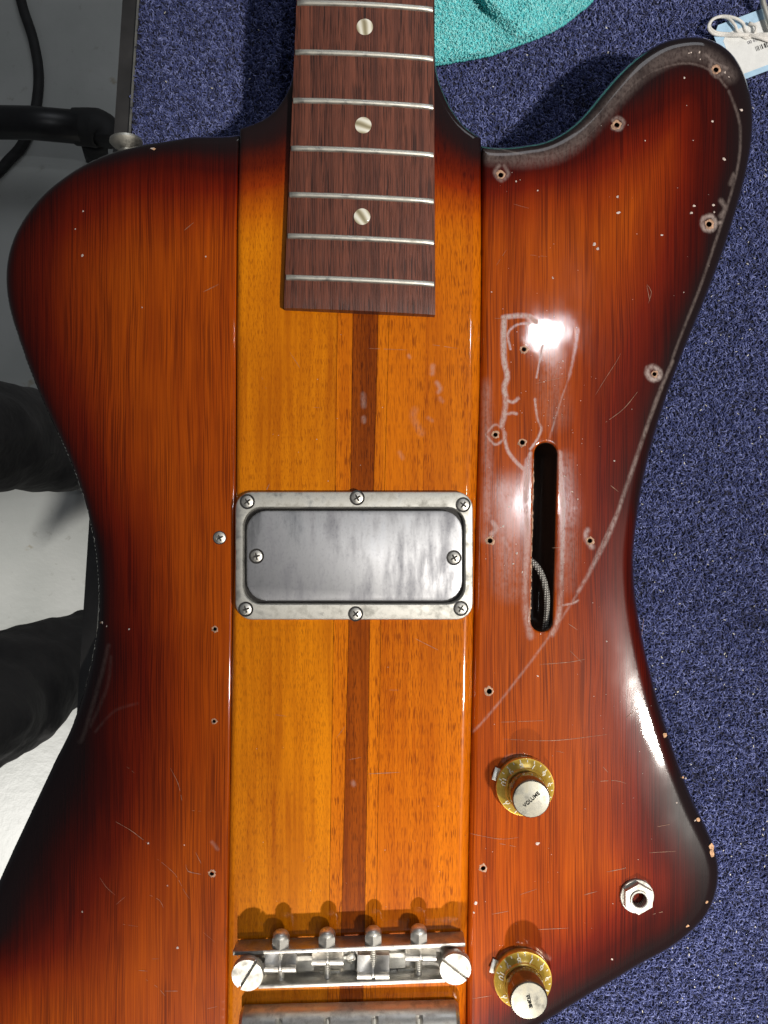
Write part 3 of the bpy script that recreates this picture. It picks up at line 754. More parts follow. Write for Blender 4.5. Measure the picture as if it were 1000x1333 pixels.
for cx, cy, word, wang, wscale, lab in ((682, 1021, 'VOLUME', 42, .0029, 'gold knob with silver cap printed VOLUME'), (679, 1270, 'TONE', -75, .0029, 'gold knob with silver cap printed TONE')):
    c = W(cx, cy, 0)
    kn = link('knob', lathe_mesh('knob', skirt_prof, 56, True), M_GOLD, guitar, c, label=lab)
    link('knob_collar', lathe_mesh('knob_collar', inner_prof, 56, False), M_AMBERCLEAR, kn, c)
    link('knob_collar_rim', lathe_mesh('knob_collar_rim', [(kr * .72, .0054), (kr * .72, .0064), (kr * .69, .0068), (kr * .655, .0066)], 56, False), M_GOLD, kn, c)
    link('knob_cap', lathe_mesh('knob_cap', [(kr * .62, .0150), (kr * .615, .0162), (kr * .585, .0166), (kr * .3, .01685), (.00005, .0169)], 56), M_KNOBTOP, kn, c)
    link('lettering', text_mesh(word, wscale), M_INK, kn, c + Vector((0, 0, .0171)), rot=(0, 0, math.radians(wang)), scale=(.68, .66, 1))
    tm = bmesh.new(); bx(tm, (0, 0, 0), (.0012, .00042, .0001)); TICK = mesh_bm('tick', tm)
    slope = math.atan2(.0022, kr * .27)
    for n in range(11):
        th = math.radians(162 - 30.5 * (10 - n)); r = kr * .78
        up = Matrix.Rotation(th + math.pi / 2, 4, 'Z') @ Matrix.Rotation(slope, 4, 'X')
        link('numeral', NUM[n], M_WHITE, kn, c + Vector((r * math.cos(th), r * math.sin(th), .0036 + .0022 * .57 + .00012)), rot=up.to_euler())
    for n in range(21):
        th = math.radians(162 - 15.25 * n); r = kr * .905
        link('tick', TICK, M_WHITE, kn, c + Vector((r * math.cos(th), r * math.sin(th), .0039)), rot=(Matrix.Rotation(th, 4, 'Z') @ Matrix.Rotation(slope, 4, 'Y')).to_euler(), scale=(1.0 if n % 2 == 0 else .75, 1, 1))
    # bent steel pointer washer peeking out
    tm = bmesh.new(); bx(tm, (0, 0, 0), (.0050, .0022, .0006), 0, .0002)
    q = c + Vector((-kr * .98, kr * .38, .0010)); link('pointer', mesh_bm('pointer', tm, True, 35), M_SCREW, kn, q, rot=(0, .25, math.radians(70)))

# ---- output jack
jc = W(829.5, 1167, .0008)
jack = link('output_jack', lathe_mesh('output_jack', [(U(22), -.0005), (U(22), .0008), (U(21.3), .0011), (U(10), .0011)], 40, False), M_NICKEL, guitar, (jc.x, jc.y, 0), label='round output jack with hexagonal nut')
R = U(20.5); v = []; f = []; n = 48; seq = []
def hx(a, R): s = ((a) % (math.pi / 3)) - math.pi / 6; return R * math.cos(math.pi / 6) / math.cos(s)
for z, k, h in ((.0011, 1, 1), (.0029, 1, 1), (.0033, .965, 1), (.0033, .62, 0), (.0033, .58, 0), (.0040, .56, 0), (.0041, .50, 0), (.0039, .45, 0), (-.012, .44, 0)):
    for i in range(n):
        a = 2 * math.pi * i / n + .52; r = (hx(a - .52 + .0, R) * k) if h else R * k; v.append((r * math.cos(a), r * math.sin(a), z))
for i in range(8):
    for k in range(n): f.append((i * n + k, i * n + (k + 1) % n, (i + 1) * n + (k + 1) % n, (i + 1) * n + k))
me = mesh_np('jack_nut', v, f); me.set_sharp_from_angle(angle=math.radians(28))
link('jack_nut', me, M_NICKEL, jack, (jc.x, jc.y, 0))
link('jack_socket', lathe_mesh('jack_socket', [(U(9.3), .0036), (U(9.0), -.008), (.0001, -.0082)], 24, False), M_DARK, jack, (jc.x, jc.y, 0))

# ---- strap button on the upper left edge
sb = lathe_mesh('strap_button', [(.0035, 0), (.0036, .002), (.0030, .0035), (.0032, .006), (.0062, .0088), (.0068, .0096), (.0066, .0106), (.0050, .0111), (.0005, .0112)], 36)
p = W(166, 215, -0.018); link('strap_button', sb, M_FRET, guitar, p, rot=(math.radians(-90), 0, math.radians(3)))

# ---- shielded wire in the slot
path = [W(674, 716, -.006), W(690, 729, -.003), W(700, 739, -.0024), W(708, 756, -.0026), W(712, 778, -.0032), W(712, 800, -.0045), W(708, 826, -.008)]
pp = catmull([tuple(q) for q in path], .0006)
v, f = tube([Vector(q) for q in pp], .0013, 12)
def braid():
    t = NT('braided_wire'); w1 = t.N('ShaderNodeTexWave'); w1.inputs['Scale'].default_value = 1.0; t.L(t.coords((330, 330, 0), None, 0), w1.inputs['Vector'])
    w2 = t.N('ShaderNodeTexWave'); w2.inputs['Scale'].default_value = 1.0; t.L(t.coords((330, 330, 0), None, 1.4), w2.inputs['Vector'])
    c = t.math('MULTIPLY', w1.outputs['Fac'], w2.outputs['Fac'])
    t.L(t.bump(c, 1, .0003), t.b.inputs['Normal'])
    return t.P(Base_Color=t.mix(t.mr(c, .1, .6), (.12, .11, .10), (.70, .68, .62)), Roughness=.45, Metallic=.3)
wire = link('shielded_wire', mesh_np('shielded_wire', v, f), braid(), guitar, label='braided wire curling through the empty slot')
# raw wood chip line along the left lip of the slot
bm = bmesh.new()
for k in range(60):
    y = 600 + k * 3.6; x = 694.4 - (y - 600) * .0225 + random.uniform(-.5, .6); p = W(x, y, 0)
    bx(bm, (p.x, p.y, -.0004 + random.uniform(-.0001, .0001)), (U(random.uniform(1.2, 3)), U(4.4), .0005), random.uniform(-.3, .3))
link('chipped_lip', mesh_bm('chipped_lip', bm), M_RAW, guitar, kind='stuff')

# ---- scratches, chips and dust on the lacquer
M_SCR = plain('scratch_pale', (0.30, 0.15, 0.09), 0.6, var=.4, scale=600)
bm = bmesh.new()
def ribbon(bm, pts, w, z):
    P = catmull(pts, 4); n = len(P); prev = None
    for i in range(n):
        t = P[min(i + 1, n - 1)] - P[max(i - 1, 0)]; t = t / (np.linalg.norm(t) + 1e-9); nn = np.array([-t[1], t[0]])
        ww = w * (0.25 + 0.75 * math.sin(math.pi * (i + .3) / (n - .4))) * random.uniform(.5, 1.2)
        a = W(*(P[i] + nn * ww), 0); b = W(*(P[i] - nn * ww), 0); cur = (bm.verts.new((a.x, a.y, z)), bm.verts.new((b.x, b.y, z)))
        if prev and random.random() < .9: bm.faces.new((prev[0], cur[0], cur[1], prev[1]))
        prev = cur
SCRS = [[(148, 1068), (172, 1082), (195, 1100)], [(205, 1118), (228, 1138), (240, 1160), (247, 1170)], [(222, 1000), (232, 1020), (237, 1042)], [(130, 1142), (138, 1154), (150, 1165)], [(160, 1203), (180, 1206)], [(242, 1125), (245, 1134), (262, 1138)],
    [(195, 1165), (208, 1172), (213, 1182)], [(198, 1248), (215, 1248)], [(180, 1263), (192, 1264)], [(215, 1290), (235, 1290)], [(250, 1055), (262, 1056)], [(190, 1275), (205, 1285), (215, 1296)], [(255, 1110), (262, 1124)], [(270, 1313), (283, 1310)],
    [(612, 1085), (650, 1092), (675, 1090)], [(650, 1098), (672, 1102)], [(770, 1018), (800, 1016), (815, 1020)], [(845, 1110), (880, 1108)], [(790, 1135), (815, 1130)], [(700, 1210), (740, 1208)], [(850, 1190), (866, 1186)], [(856, 1076), (872, 1073)],
    [(775, 514), (790, 490), (803, 470), (808, 460)], [(844, 395), (848, 380), (842, 370)], [(690, 332), (712, 334)], [(788, 550), (812, 532), (830, 510)], [(842, 372), (846, 392)], [(695, 500), (738, 490)], [(702, 865), (740, 862), (762, 858)], [(652, 940), (708, 938)], [(655, 962), (720, 964), (790, 956)],
    [(795, 632), (805, 640)], [(740, 812), (752, 820)], [(725, 520), (733, 545)], [(760, 1165), (778, 1160)], [(640, 1190), (662, 1186)], [(240, 300), (252, 290)], [(265, 380), (285, 370)], [(835, 830), (838, 805)], [(815, 935), (826, 925)], [(615, 1300), (640, 1296)],
    [(560, 450), (595, 455)], [(480, 455), (530, 457)], [(540, 830), (570, 845)], [(345, 645), (352, 630)], [(480, 1005), (520, 1003)], [(302, 1230), (318, 1250)]]
for s in SCRS: ribbon(bm, s, random.uniform(.22, .42), 0.00008 if not 300 < s[0][0] < 610 else ZC + .00006)
for k in range(12):
    x, y = (random.uniform(640, 800), random.uniform(230, 1200)) if random.random() < .7 else (random.uniform(120, 280), random.uniform(900, 1300)); a = random.gauss(0.1, .5); L = random.uniform(6, 28)
    ribbon(bm, [(x, y), (x + L * math.cos(a), y + L * math.sin(a))], random.uniform(.15, .3), .00008)
for k in range(8):
    x, y = random.uniform(320, 595), random.choice((random.uniform(430, 630), random.uniform(820, 1190))); a = random.gauss(0.1, .6); L = random.uniform(6, 24)
    ribbon(bm, [(x, y), (x + L * math.cos(a), y + L * math.sin(a))], random.uniform(.12, .25), ZC + .00006)
link('scratches', mesh_bm('scratches', bm), M_SCR, guitar, kind='stuff')
bm = bmesh.new()
def chip(bm, px, py, r, z, el=1.0, ang=0.0):
    p = W(px, py, z); n = 7; vs = [bm.verts.new((0, 0, .0001))]
    for k in range(n):
        a = 2 * math.pi * k / n; rr = U(r) * random.uniform(.6, 1.2); x, y = rr * el * math.cos(a), rr * math.sin(a)
        vs.append(bm.verts.new((x * math.cos(ang) - y * math.sin(ang), x * math.sin(ang) + y * math.cos(ang), -.00005)))
    for v in vs: v.co += p
    for k in range(n): bm.faces.new((vs[0], vs[1 + k], vs[1 + (k + 1) % n]))
def zr(x, y):
    d = min(float(seg_dist(np.array([[x, y]]), o)[0]) for o in (RIGHT_OUT, LEFT_OUT)); t = max(0, 1 - d / 20); t2 = max(0, 1 - d / 70)
    return -0.0012 * t2 * t2 - 20 * K * (1 - math.sqrt(max(0, 1 - t * t))) + .0001
for x, y, r in [(897, 69, 1.1), (900, 68, 1), (911, 68, 1.2), (912, 77, 1), (891, 101, 1.2), (928, 158, 1.6), (965, 143, 1.6), (943, 207, 2.2), (900, 277, 2), (904, 268, 1.6), (929, 267, 1.8), (930, 276, 1.4), (804, 256, 1.8), (805, 277, 2.0), (862, 306, 1.4), (774, 318, 2.4), (778, 324, 2.0), (672, 236, 1.3), (944, 94, 1.4),
    (949, 100, .9), (840, 183, 1), (700, 248, .9), (720, 362, 1.3), (733, 470, 1.2), (640, 380, 1.0), (108, 275, 1.3), (98, 298, 1), (107, 333, 1.6), (199, 194, 2.2), (185, 400, 1), (134, 811, 1.4), (168, 819, 1.2), (139, 815, .8), (240, 1100, 1), (193, 1098, 1.2), (107, 1187, 1.2), (218, 1153, 1.1), (231, 1234, 1.6),
    (619, 1176, 2.4), (617, 1188, 1), (700, 1098, 2), (797, 1249, 1.3), (893, 1013, 1.2), (881, 1045, 1), (905, 1068, 1), (830, 924, 1.2), (735, 620, 1.2), (745, 640, 1), (752, 650, 1), (700, 880, 1.2), (790, 835, 1.0), (800, 600, 1), (268, 334, 1), (663, 660, 1.3), (655, 685, 1.5), (673, 720, 1.5), (668, 734, 1.2), (680, 745, 1)]:
    chip(bm, x, y, r, zr(x, y), random.uniform(1, 1.6), random.uniform(0, 3))
for k in range(120):
    x, y = random.gauss(700, 40), random.uniform(400, 800)
    if 688 < x < 730 and y > 570 or x < 632: continue
    chip(bm, x, y, random.uniform(.3, .8), .0001)
for k in range(30):
    x, y = random.uniform(650, 940), random.uniform(90, 400)
    if inside(np.array([[x, y]]), right_outline)[0]: chip(bm, x, y, random.uniform(.3, .7), zr(x, y))
for k in range(25): chip(bm, random.uniform(330, 600), random.choice((random.uniform(430, 630), random.uniform(820, 1190))), random.uniform(.3, .7), ZC + .0001)
for k in range(40): chip(bm, random.uniform(630, 850), random.uniform(850, 1240), random.uniform(.3, .7), .0001)
link('dust_specks', mesh_bm('dust_specks', bm), plain('dust_pale', (.62, .52, .46), .8, var=.3, scale=900), guitar, kind='stuff')
# bare-wood dents along the rim
bm = bmesh.new()
for x, y, r, el, an in ((867, 958, 3.0, 1.3, 1.1), (911, 1069, 3.4, 1.0, .5), (891, 1013, 1.6, 1, 0), (928, 1106, 3.4, 2.6, 1.45), (929, 1114, 3.6, 1.6, 1.4), (922, 1177, 1.6, 1.5, -1), (897, 1208, 1.5, 1.6, -.7), (40, 279, 1.8, 1.2, 1), (26, 303, 1.2, 1.2, 1), (200, 193, 2.4, 1.5, 0), (16, 330, 1.2, 1.4, 1.4), (130, 811, 1.4, 1, 0)):
    cen = np.array([500, 667]); d = np.array([x, y]) - cen; 
    chip(bm, *(cen + (np.array([x, y]) - cen) * .996), r, zr(x, y) + .0002, el, -an)
link('bare_dents', mesh_bm('bare_dents', bm), plain('bare_dent_wood', (.62, .36, .20), .8, var=.4, scale=800), guitar, kind='stuff')

# ------------------------------------------------------------------ workbench and carpet
ZT = ZCARPET
def BE(py): return 180.0 - 0.064 * py            # right side of the bench trim
bench = link('workbench', None, loc=(0.1, 0, -0.9), label='black edged workbench covered with blue carpet under the guitar', cat='workbench')
a = W(BE(-400), -400, ZT); b = W(BE(1900), 1900, ZT)
M_TRIM = plain('black_trim', (0.030, 0.029, 0.029), 0.55, var=.4, scale=40)
def prism(name, poly, z0, z1, mat, parent, kind=None):
    bm = bmesh.new(); lo = [bm.verts.new((x, y, z0)) for x, y in poly]; hi = [bm.verts.new((x, y, z1)) for x, y in poly]; n = len(poly)
    bm.faces.new(hi); bm.faces.new(lo[::-1])
    for i in range(n): bm.faces.new((lo[i], lo[(i + 1) % n], hi[(i + 1) % n], hi[i]))
    bmesh.ops.recalc_face_normals(bm, faces=bm.faces); return link(name, mesh_bm(name, bm), mat, parent, kind=kind)
u = (b - a).normalized(); nrm = Vector((u.y, -u.x, 0)); nrm = nrm if nrm.x < 0 else -nrm
tw = U(22, ZT)
prism('bench_top', [(a.x, a.y), (b.x, b.y), (1.0, b.y), (1.0, a.y)], ZT - .035, ZT - .003, plain('bench_board', (.15, .10, .06), .6), bench)
q = [(a + nrm * tw), (b + nrm * tw)]
prism('edge_trim', [(a.x, a.y), (q[0].x, q[0].y), (q[1].x, q[1].y), (b.x, b.y)], ZT - .05, ZT - .0015, M_TRIM, bench)
prism('trim_strip', [(a.x + .0007, a.y), (a.x - .0003, a.y), (b.x - .0003, b.y), (b.x + .0007, b.y)], ZT - .004, ZT + .0006, metal('aluminium_strip', (.45, .44, .40), .45, .6), bench)
for yy in (a.y - .06, b.y + .06):
    bm = bmesh.new(); bx(bm, (.02, yy, (-0.9 + ZT - .035) / 2), (.05, .05, .9 + ZT - .035)); link('bench_leg', mesh_bm('bench_leg', bm), M_TRIM, bench)

def carpet_mat(name, c0, c1, c2):
    t = NT(name); r = t.attr('tone'); n = t.noise(1.0, (3000, 3000, 3000), 2)
    v = t.math('ADD', r, t.math('MULTIPLY', t.math('SUBTRACT', n, .5), .35))
    return t.P(Base_Color=t.ramp(v, [(0.0, c0), (0.5, c1), (1.0, c2)]), Roughness=.9, Specular_IOR_Level=.15, Sheen_Weight=.15)
M_PILE = carpet_mat('carpet_yarn', (.014, .015, .040), (.070, .088, .245), (.29, .33, .64))
carpet_o = prism('carpet', [(a.x + .0008, a.y), (b.x + .0008, b.y), (1.0, b.y), (1.0, a.y)], ZT - .003, ZT - .0005, plain('carpet_backing', (.012, .014, .034), .95, var=.7, scale=900), None, 'structure')

def fibres(cen, nor_amp, rad, width, height, tone, sides=3, secs=5, zfun=None):
    """looped yarn: each fibre a small arched tube with random heading"""
    n = len(cen); hd = RNG.uniform(0, 2 * np.pi, n); w = width * RNG.uniform(.6, 1.4, n); h = height * RNG.uniform(.5, 1.35, n)
    tilt = RNG.normal(0, .6, n)
    V = np.zeros((n, secs, sides, 3))
    dx, dy = np.cos(hd), np.sin(hd)
    for s in range(secs):
        a = np.pi * s / (secs - 1)
        u = -np.cos(a) * w / 2; z = np.sin(a) * h; lat = np.sin(a) * tilt * h
        px = cen[:, 0] + dx * u - dy * lat; py = cen[:, 1] + dy * u + dx * lat; pz = cen[:, 2] + z
        # tangent / frame
        tx = np.sin(a); tz = np.cos(a)
        for k in range(sides):
            b = 2 * np.pi * k / sides; sn, up = np.cos(b) * rad, np.sin(b) * rad
            V[:, s, k, 0] = px - dy * sn + dx * (-tz) * up; V[:, s, k, 1] = py + dx * sn + dy * (-tz) * up; V[:, s, k, 2] = pz + tx * up
    V = V.reshape(-1, 3)
    F = []
    base = (np.arange(n) * secs * sides)[:, None]
    q = []
    for s in range(secs - 1):
        for k in range(sides):
            q.append([s * sides + k, s * sides + (k + 1) % sides, (s + 1) * sides + (k + 1) % sides, (s + 1) * sides + k])
    q = np.array(q); F = (base[:, :, None] + q[None]).reshape(-1, 4)
    T = np.repeat(tone, secs * sides)
    return V, F, T
def quick_mesh(name, V, F, T):
    me = bpy.data.meshes.new(name); me.vertices.add(len(V)); me.vertices.foreach_set('co', V.astype(np.float32).ravel())
    me.loops.add(F.size); me.loops.foreach_set('vertex_index', F.astype(np.int32).ravel())
    me.polygons.add(len(F)); me.polygons.foreach_set('loop_start', np.arange(0, F.size, 4, dtype=np.int32)); me.polygons.foreach_set('loop_total', np.full(len(F), 4, np.int32))
    me.update(calc_edges=True); me.polygons.foreach_set('use_smooth', np.ones(len(F), bool))
    at = me.attributes.new('tone', 'FLOAT', 'POINT'); at.data.foreach_set('value', T.astype(np.float32)); me.validate(); return me
# pile, kept to the carpet in view and a margin round it
sp = 3.9
def carpet_pts(x0, x1, y0, y1):
    gx, gy = np.meshgrid(np.arange(x0, x1, sp), np.arange(y0, y1, sp)); p = np.stack([gx.ravel(), gy.ravel()], 1); return p + RNG.uniform(-1, 1, p.shape) * np.array([sp * .32, sp * .5])
pp = np.concatenate([carpet_pts(160, 1090, -90, 240), carpet_pts(640, 1090, 240, 1440), carpet_pts(130, 160, 640, 960)])
cp = np.array([(x, y) for x, y in pp])
keep = cp[:, 0] > BE(cp[:, 1]) + 3.5
ins = inside(cp / ((D - ZT) / D) * 0 + np.stack([(cp[:, 0] - 500) * (D - ZT) / D + 500, (cp[:, 1] - 666.5) * (D - ZT) / D + 666.5], 1), np.concatenate([RIGHT_OUT, [(604, 1500), (300, 1500), (300, 200)], R_SHOULDER[:1]])) 
# drop pile buried deep under the body
wp = np.stack([(cp[:, 0] - 500) * (D - ZT) / D + 500, (cp[:, 1] - 666.5) * (D - ZT) / D + 666.5], 1)
dR = seg_dist(wp, RIGHT_OUT)
inr = inside(wp, right_outline) & (dR > 45)
cp = cp[keep & ~inr]
s = K * (D - ZT) / D
cen = np.stack([(cp[:, 0] - 500) * s, (666.5 - cp[:, 1]) * s, np.full(len(cp), ZT - .0012)], 1)
cl = RNG.normal(0, 1, (60, 2)) * np.array([400, 600]) + np.array([900, 600])
patch = 0.0
for c in cl: patch = patch + np.exp(-((cp - c) ** 2).sum(1) / (2 * 14 ** 2)) * -.22
tone0 = np.clip(RNG.normal(.50, .13, len(cp)) + patch, 0, 1)
parts = []
for rep in range(3):
    c2 = cen + np.concatenate([RNG.normal(0, .00035, (len(cen), 2)), RNG.uniform(-.0004, .0004, (len(cen), 1))], 1)
    parts.append(fibres(c2, 0, .00026, .0017, .0017, np.clip(tone0 + RNG.normal(0, .14, len(cen)), 0, 1)))
Vs = []; Fs = []; Ts = []; o = 0
for V, F, T in parts: Vs.append(V); Fs.append(F + o); Ts.append(T); o += len(V)
print('pile fibres', len(cen) * 3)
link('carpet_pile', quick_mesh('carpet_pile', np.concatenate(Vs), np.concatenate(Fs), np.concatenate(Ts)), M_PILE, carpet_o, kind='stuff')
# lint and crumbs
bm = bmesh.new()
for k in range(260):
    if random.random() < .8: x, y = random.uniform(830, 1010), random.uniform(120, 1340)
    else: x, y = random.uniform(200, 980), random.uniform(0, 150)
    if x < BE(y) + 6: continue
    p = W(x, y, ZT + .0007); L = random.uniform(.0003, .0011)
    bx(bm, (p.x, p.y, p.z + random.uniform(-.0003, .0004)), (L, random.uniform(.0002, .0004), .0002), random.uniform(0, 3))
link('lint', mesh_bm('lint', bm), plain('lint_pale', (.62, .60, .52), .9, var=.3), None, kind='stuff', label='pale lint and crumbs scattered over the blue carpet', cat='lint')

# ------------------------------------------------------------------ towel
TE = catmull([(540, 92), (566, 84), (600, 78), (640, 70), (672, 58), (700, 48), (728, 34), (752, 16), (772, -4), (790, -60), (800, -130)], 4)
tow_out = np.concatenate([TE, [(540, -130)]])
def tow_h(x, y):
    d = seg_dist(np.stack([x, y], 1), TE); e = np.clip(d / 10, 0, 1)
    fold = .0055 * np.exp(-((x - 640 + (y - 0) * -0.9) / 16) ** 2) * np.clip((55 - y) / 40, 0, 1)
    dip = -.0045 * np.exp(-((x - 618 - (y) * 0.75) / 9) ** 2) * np.clip((40 - y) / 30, 0, 1)
    ridge = .0030 * np.exp(-((x - 690 + y * .2) / 22) ** 2)
    return ZT + .0015 + .0055 * np.sqrt(1 - (1 - e) ** 2) + (fold + dip + ridge) * e + .0006 * np.sin(x / 9.) * np.sin(y / 13.)
gx, gy = np.meshgrid(np.arange(540, 800, 4.), np.arange(-130, 95, 4.)); p = np.stack([gx.ravel(), gy.ravel()], 1)
p = p[inside(p, tow_out)]; p = p[seg_dist(p, tow_out, True) > 1.5]
verts = [Vector(q) for q in tow_out] + [Vector(q) for q in p]
vo, eo, fo, *_ = delaunay_2d_cdt(verts, [(i, (i + 1) % len(tow_out)) for i in range(len(tow_out))], [], 0, 1e-4)
V2 = np.array([(q.x, q.y) for q in vo]); F = [f for f in fo if inside(V2[list(f)].mean(0)[None], tow_out)[0]]
Z = tow_h(V2[:, 0], V2[:, 1]); 
bm = bmesh.new(); tv = []
for (x, y), z in zip(V2, Z):
    q = W(x, y, z); tv.append(bm.verts.new(q))
for f_ in F:
    try: bm.faces.new([tv[i] for i in f_])
    except ValueError: pass
bmesh.ops.recalc_face_normals(bm, faces=bm.faces)
if sum(f_.normal.z for f_ in bm.faces) < 0: bmesh.ops.reverse_faces(bm, faces=bm.faces)
be = [e for e in bm.edges if e.is_boundary]; ex = bmesh.ops.extrude_edge_only(bm, edges=be)
for g in ex['geom']:
    if isinstance(g, bmesh.types.BMVert): g.co.z = ZT + .0002
bmesh.ops.recalc_face_normals(bm, faces=bm.faces)
towel = link('towel', mesh_bm('towel', bm, True, 60), plain('towel_cloth', (.08, .52, .56), .9, var=.2, scale=700), None, label='folded turquoise terry towel lying on the carpet beside the neck', cat='towel')
gx, gy = np.meshgrid(np.arange(545, 800, 3.1), np.arange(-100, 95, 3.4)); gx = gx + np.sin(gy / 25) * 4; p = np.stack([gx.ravel(), gy.ravel()], 1); p = p[inside(p, tow_out)]; p = p + RNG.uniform(-.7, .7, p.shape)
z = tow_h(p[:, 0], p[:, 1]); s2 = K * (D - z) / D; cen = np.stack([(p[:, 0] - 500) * s2, (666.5 - p[:, 1]) * s2, z - .0003], 1)
TV, TF, TT = [], [], []; o = 0
for rep in range(3):
    V, F, T = fibres(cen + RNG.normal(0, .0002, cen.shape), 0, .00020, .0011, .0012, np.clip(RNG.normal(.6, .18, len(cen)), 0, 1)); TV.append(V); TF.append(F + o); TT.append(T); o += len(V)
link('terry_loops', quick_mesh('terry_loops', np.concatenate(TV), np.concatenate(TF), np.concatenate(TT)), carpet_mat('terry_yarn', (.10, .55, .58), (.24, .82, .84), (.5, .93, .92)), towel, kind='stuff')
# edge stitching
bm = bmesh.new()
ep = catmull(TE, 3)
for k in range(0, len(TE) - 1, 1):
    q0 = TE[k]; q = W(q0[0], q0[1], ZT + .003); bmesh.ops.create_icosphere(bm, subdivisions=1, radius=.0012 * random.uniform(.8, 1.1), matrix=Matrix.Translation(q))
link('edge_stitching', mesh_bm('edge_stitching', bm, True), plain('towel_thread', (.10, .50, .52), .9), towel, kind='stuff')

# ------------------------------------------------------------------ paper tag with string and a steel pin
ZG = ZT + .004
def tq(u_, v_, dz=0.0):   # tag coordinates in px along its edges, origin near the chamfered corner
    e = math.radians(-20.5); o = np.array([927.0, 36.0])
    q = o + u_ * np.array([math.cos(e), math.sin(e)]) + v_ * np.array([-math.sin(e), math.cos(e)])
    return W(q[0], q[1], ZG + dz)
tag = link('paper_tag', None, loc=tq(60, 40), label='white paper price tag with pale blue border beside the upper horn', cat='tag')
def tpoly(name, pts, z0, z1, mat):
    return prism(name, [(q.x, q.y) for q in (tq(*r) for r in pts)], ZG + z0, ZG + z1, mat, tag)
M_PAPER = plain('paper', (.78, .79, .78), .6, var=.04); M_BLUE = plain('blue_border', (.42, .62, .80), .6, var=.08)
tpoly('tag_card', [(8, 0), (150, 0), (150, 78), (8, 78), (-2, 62), (-2, 12)], 0, .0003, M_BLUE)
tpoly('tag_label', [(14, 14), (150, 14), (150, 71), (14, 71), (7, 60), (7, 22)], .0003, .0004, M_PAPER)
bm = bmesh.new(); xx = 44.0
for k in range(16):
    w = random.choice((.5, .9, 1.3)); q = tq(xx, 46, .0005); bx(bm, (q.x, q.y, q.z), (U(w), U(7), .0001), math.radians(20.5)); xx += w + random.choice((.8, 1.3, 1.8))
link('barcode', mesh_bm('barcode', bm), M_INK, tag, kind='stuff')
q = tq(47, 35, .00045); link('lettering', text_mesh('00 65 42', .0021, .00003), plain('grey_print', (.2, .2, .22), .6), tag, q, rot=(0, 0, math.radians(20.5)))
M_STR = plain('white_string', (.74, .72, .68), .8, var=.15, scale=1500, bumpd=.0002)
for pts in ([(1010, 47), (985, 46), (960, 46), (938, 46), (927, 43), (922, 36), (926, 27), (936, 22), (948, 24), (957, 33), (962, 42), (985, 48), (1012, 52)],
            [(1010, 43), (980, 45), (950, 44), (932, 42), (924, 35), (928, 25), (942, 21), (958, 24), (968, 31), (972, 42), (992, 50), (1010, 58)], [(975, 30), (984, 34), (982, 44), (972, 50), (966, 46)]):
    c = catmull(pts, 3); path = [W(x, y, ZG + .0016 + .0008 * math.sin(i * .5)) for i, (x, y) in enumerate(c)]
    v, f = tube(path, .00065, 8); link('string', mesh_np('string', v, f), M_STR, tag)
v, f = tube([W(988, -20, ZG + .004), W(994, 6, ZG + .0035), W(1003, 36, ZG + .003), W(1008, 50, ZG + .003)], .0013, 12)
link('steel_rod', mesh_np('steel_rod', v, f), M_NICKEL, None, label='thin steel rod end lying across the paper tag', cat='rod')

# ------------------------------------------------------------------ floor and what stands on it
ZFL = -0.90
def floor_mat():
    t = NT('painted_concrete'); n = t.noise(1.0, (5, 5, 5), 4); n2 = t.noise(1.0, (45, 45, 45), 4, .65); n3 = t.noise(1.0, (16, 22, 16), 4, .6)
    b = t.mix(t.mr(n, .3, .7), (.52, .54, .51), (.66, .67, .64)); b = t.mix(t.mr(n2, .60, .75, 0, .45), b, (.30, .29, .24)); b = t.mix(t.mr(n3, .66, .74, 0, .6), b, (.34, .26, .12))
    t.L(t.bump(n2, .3, .002), t.b.inputs['Normal']); return t.P(Base_Color=b, Roughness=.38)
bm = bmesh.new(); bmesh.ops.create_grid(bm, x_segments=8, y_segments=8, size=3.0)
link('floor', mesh_bm('floor', bm), floor_mat(), None, loc=(0, 0, ZFL), kind='structure')

M_BLACK = plain('black_plastic', (.016, .016, .017), .38, var=.2, scale=60)
M_RUB = plain('black_rubber', (.022, .022, .022), .7, var=.2, scale=60)
st = link('stand', None, loc=W(-300, 165, ZFL), label='black tubular stand leg with rounded end cap and rubber foot on the floor', cat='stand')
zl = -0.80
v, f = tube([W(-500, 150, zl), W(40, 160, zl), W(108, 166, zl)], .022, 20); link('tube', mesh_np('tube', v, f), M_BLACK, st)
c = catmull([(98, 165), (118, 166), (130, 168), (140, 174), (141, 186)], 4); rr = np.interp(np.arange(len(c)), [0, len(c) * .5, len(c) - 1], [.0245, .026, .020])
v, f = tube([W(x, y, zl - .004) for x, y in c], list(rr), 20); link('end_cap', mesh_np('end_cap', v, f), M_RUB, st)
v, f = tube([W(122, 178, zl - .02), W(124, 194, zl - .06), W(126, 205, ZFL + .012)], [.020, .018, .017], 18); link('rubber_foot', mesh_np('rubber_foot', v, f), M_RUB, st)
c = catmull([(18, -40), (30, 10), (43, 50), (50, 90), (49, 125), (42, 160), (28, 190), (12, 208), (-10, 230), (-60, 260)], 5)
v, f = tube([W(x, y, ZFL + .008) for x, y in c], .0075, 12); link('floor_cable', mesh_np('floor_cable', v, f), M_RUB, None, label='thick black cable curving across the floor under the stand leg', cat='cable')

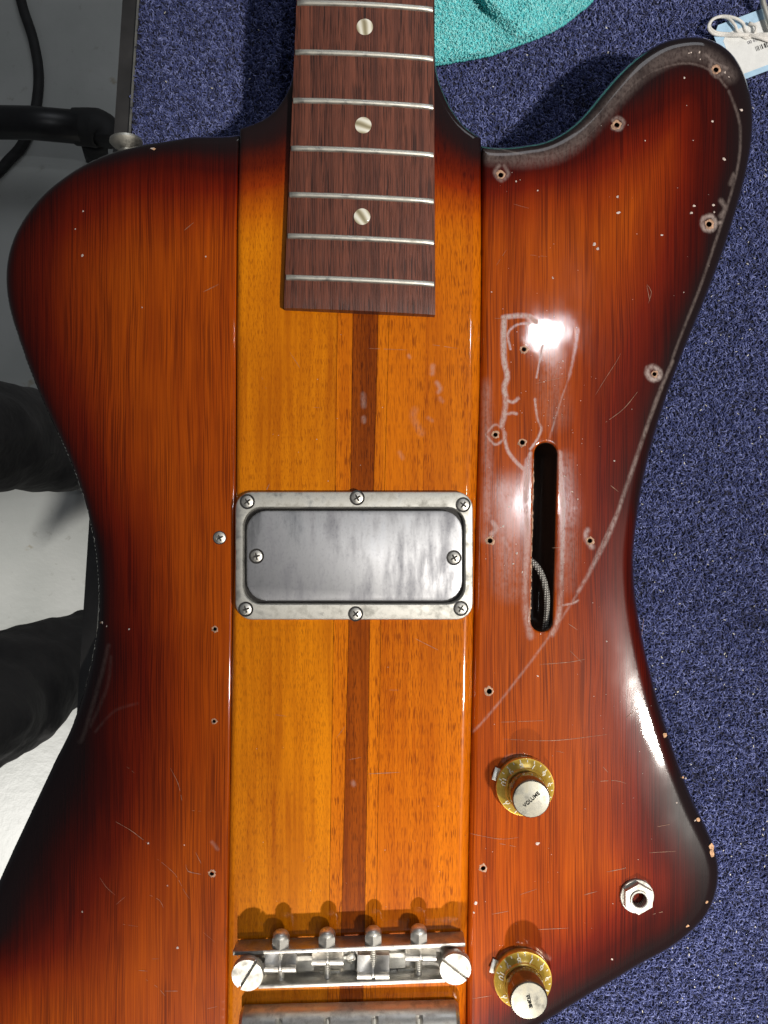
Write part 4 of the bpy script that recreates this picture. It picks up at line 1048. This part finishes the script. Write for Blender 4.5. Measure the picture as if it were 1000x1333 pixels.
# ------------------------------------------------------------------ person beside the bench (trousered legs in view)
def fabric():
    t = NT('black_trouser_cloth'); n = t.noise(1.0, (9, 9, 9), 4, .6); w = t.noise(1.0, (900, 900, 900), 2)
    t.L(t.bump(t.noise(1.0, (22, 14, 22), 4, .55, rotz=.5), 0.8, .010), t.b.inputs['Normal'])
    return t.P(Base_Color=t.mix(t.mr(n, .3, .7), (.030, .028, .028), (.075, .070, .068)), Roughness=.9, Sheen_Weight=.05)
person = link('person', None, loc=W(-260, 800, ZFL), label='seated person in loose black trousers whose legs reach under the bench', cat='person')
sk = [(-420, 790, -.42, .135), (-300, 640, -.42, .095), (-150, 560, -.43, .078), (-40, 560, -.56, .066), (60, 578, -.68, .062), (118, 588, -.76, .060),
      (-300, 930, -.42, .095), (-170, 985, -.43, .080), (-50, 950, -.56, .074), (28, 893, -.66, .068), (84, 858, -.73, .064), (150, 825, -.80, .060)]
edges = [(0, 1), (1, 2), (2, 3), (3, 4), (4, 5), (0, 6), (6, 7), (7, 8), (8, 9), (9, 10), (10, 11)]
me = bpy.data.meshes.new('trousers'); me.from_pydata([tuple(W(x, y, z)) for x, y, z, r in sk], edges, [])
tmp = bpy.data.objects.new('trouser_source', me); COL.objects.link(tmp)
md = tmp.modifiers.new('Skin', 'SKIN'); 
for i, q in enumerate(sk): me.skin_vertices[0].data[i].radius = (q[3], q[3])
me.skin_vertices[0].data[0].use_root = True
ss = tmp.modifiers.new('Sub', 'SUBSURF'); ss.levels = 4; ss.render_levels = 4
tx = bpy.data.textures.new('folds', 'CLOUDS'); tx.noise_scale = .075; dm = tmp.modifiers.new('Folds', 'DISPLACE'); dm.texture = tx; dm.strength = .028; dm.texture_coords = 'GLOBAL'
bpy.context.view_layer.update()
me2 = bpy.data.meshes.new_from_object(tmp.evaluated_get(bpy.context.evaluated_depsgraph_get())); bpy.data.objects.remove(tmp); me2.name = 'trousers'
me2.polygons.foreach_set('use_smooth', [True] * len(me2.polygons)); me2.materials.clear()
link('trousers', me2, fabric(), person)
def shoe(p0, p1):
    c = [p0, p0.lerp(p1, .3), p0.lerp(p1, .65), p1]; v, f = tube(c, [.040, .043, .045, .030], 18)
    return mesh_np('shoe', v, f)
for p0, p1 in ((W(95, 600, -.84), W(185, 610, -.865)), (W(140, 835, -.84), W(235, 800, -.865))): link('shoe', shoe(p0, p1), plain('grey_shoe', (.10, .10, .095), .7), person)
print('tris', sum(len(o.data.polygons) for o in bpy.data.objects if o.type == 'MESH'))
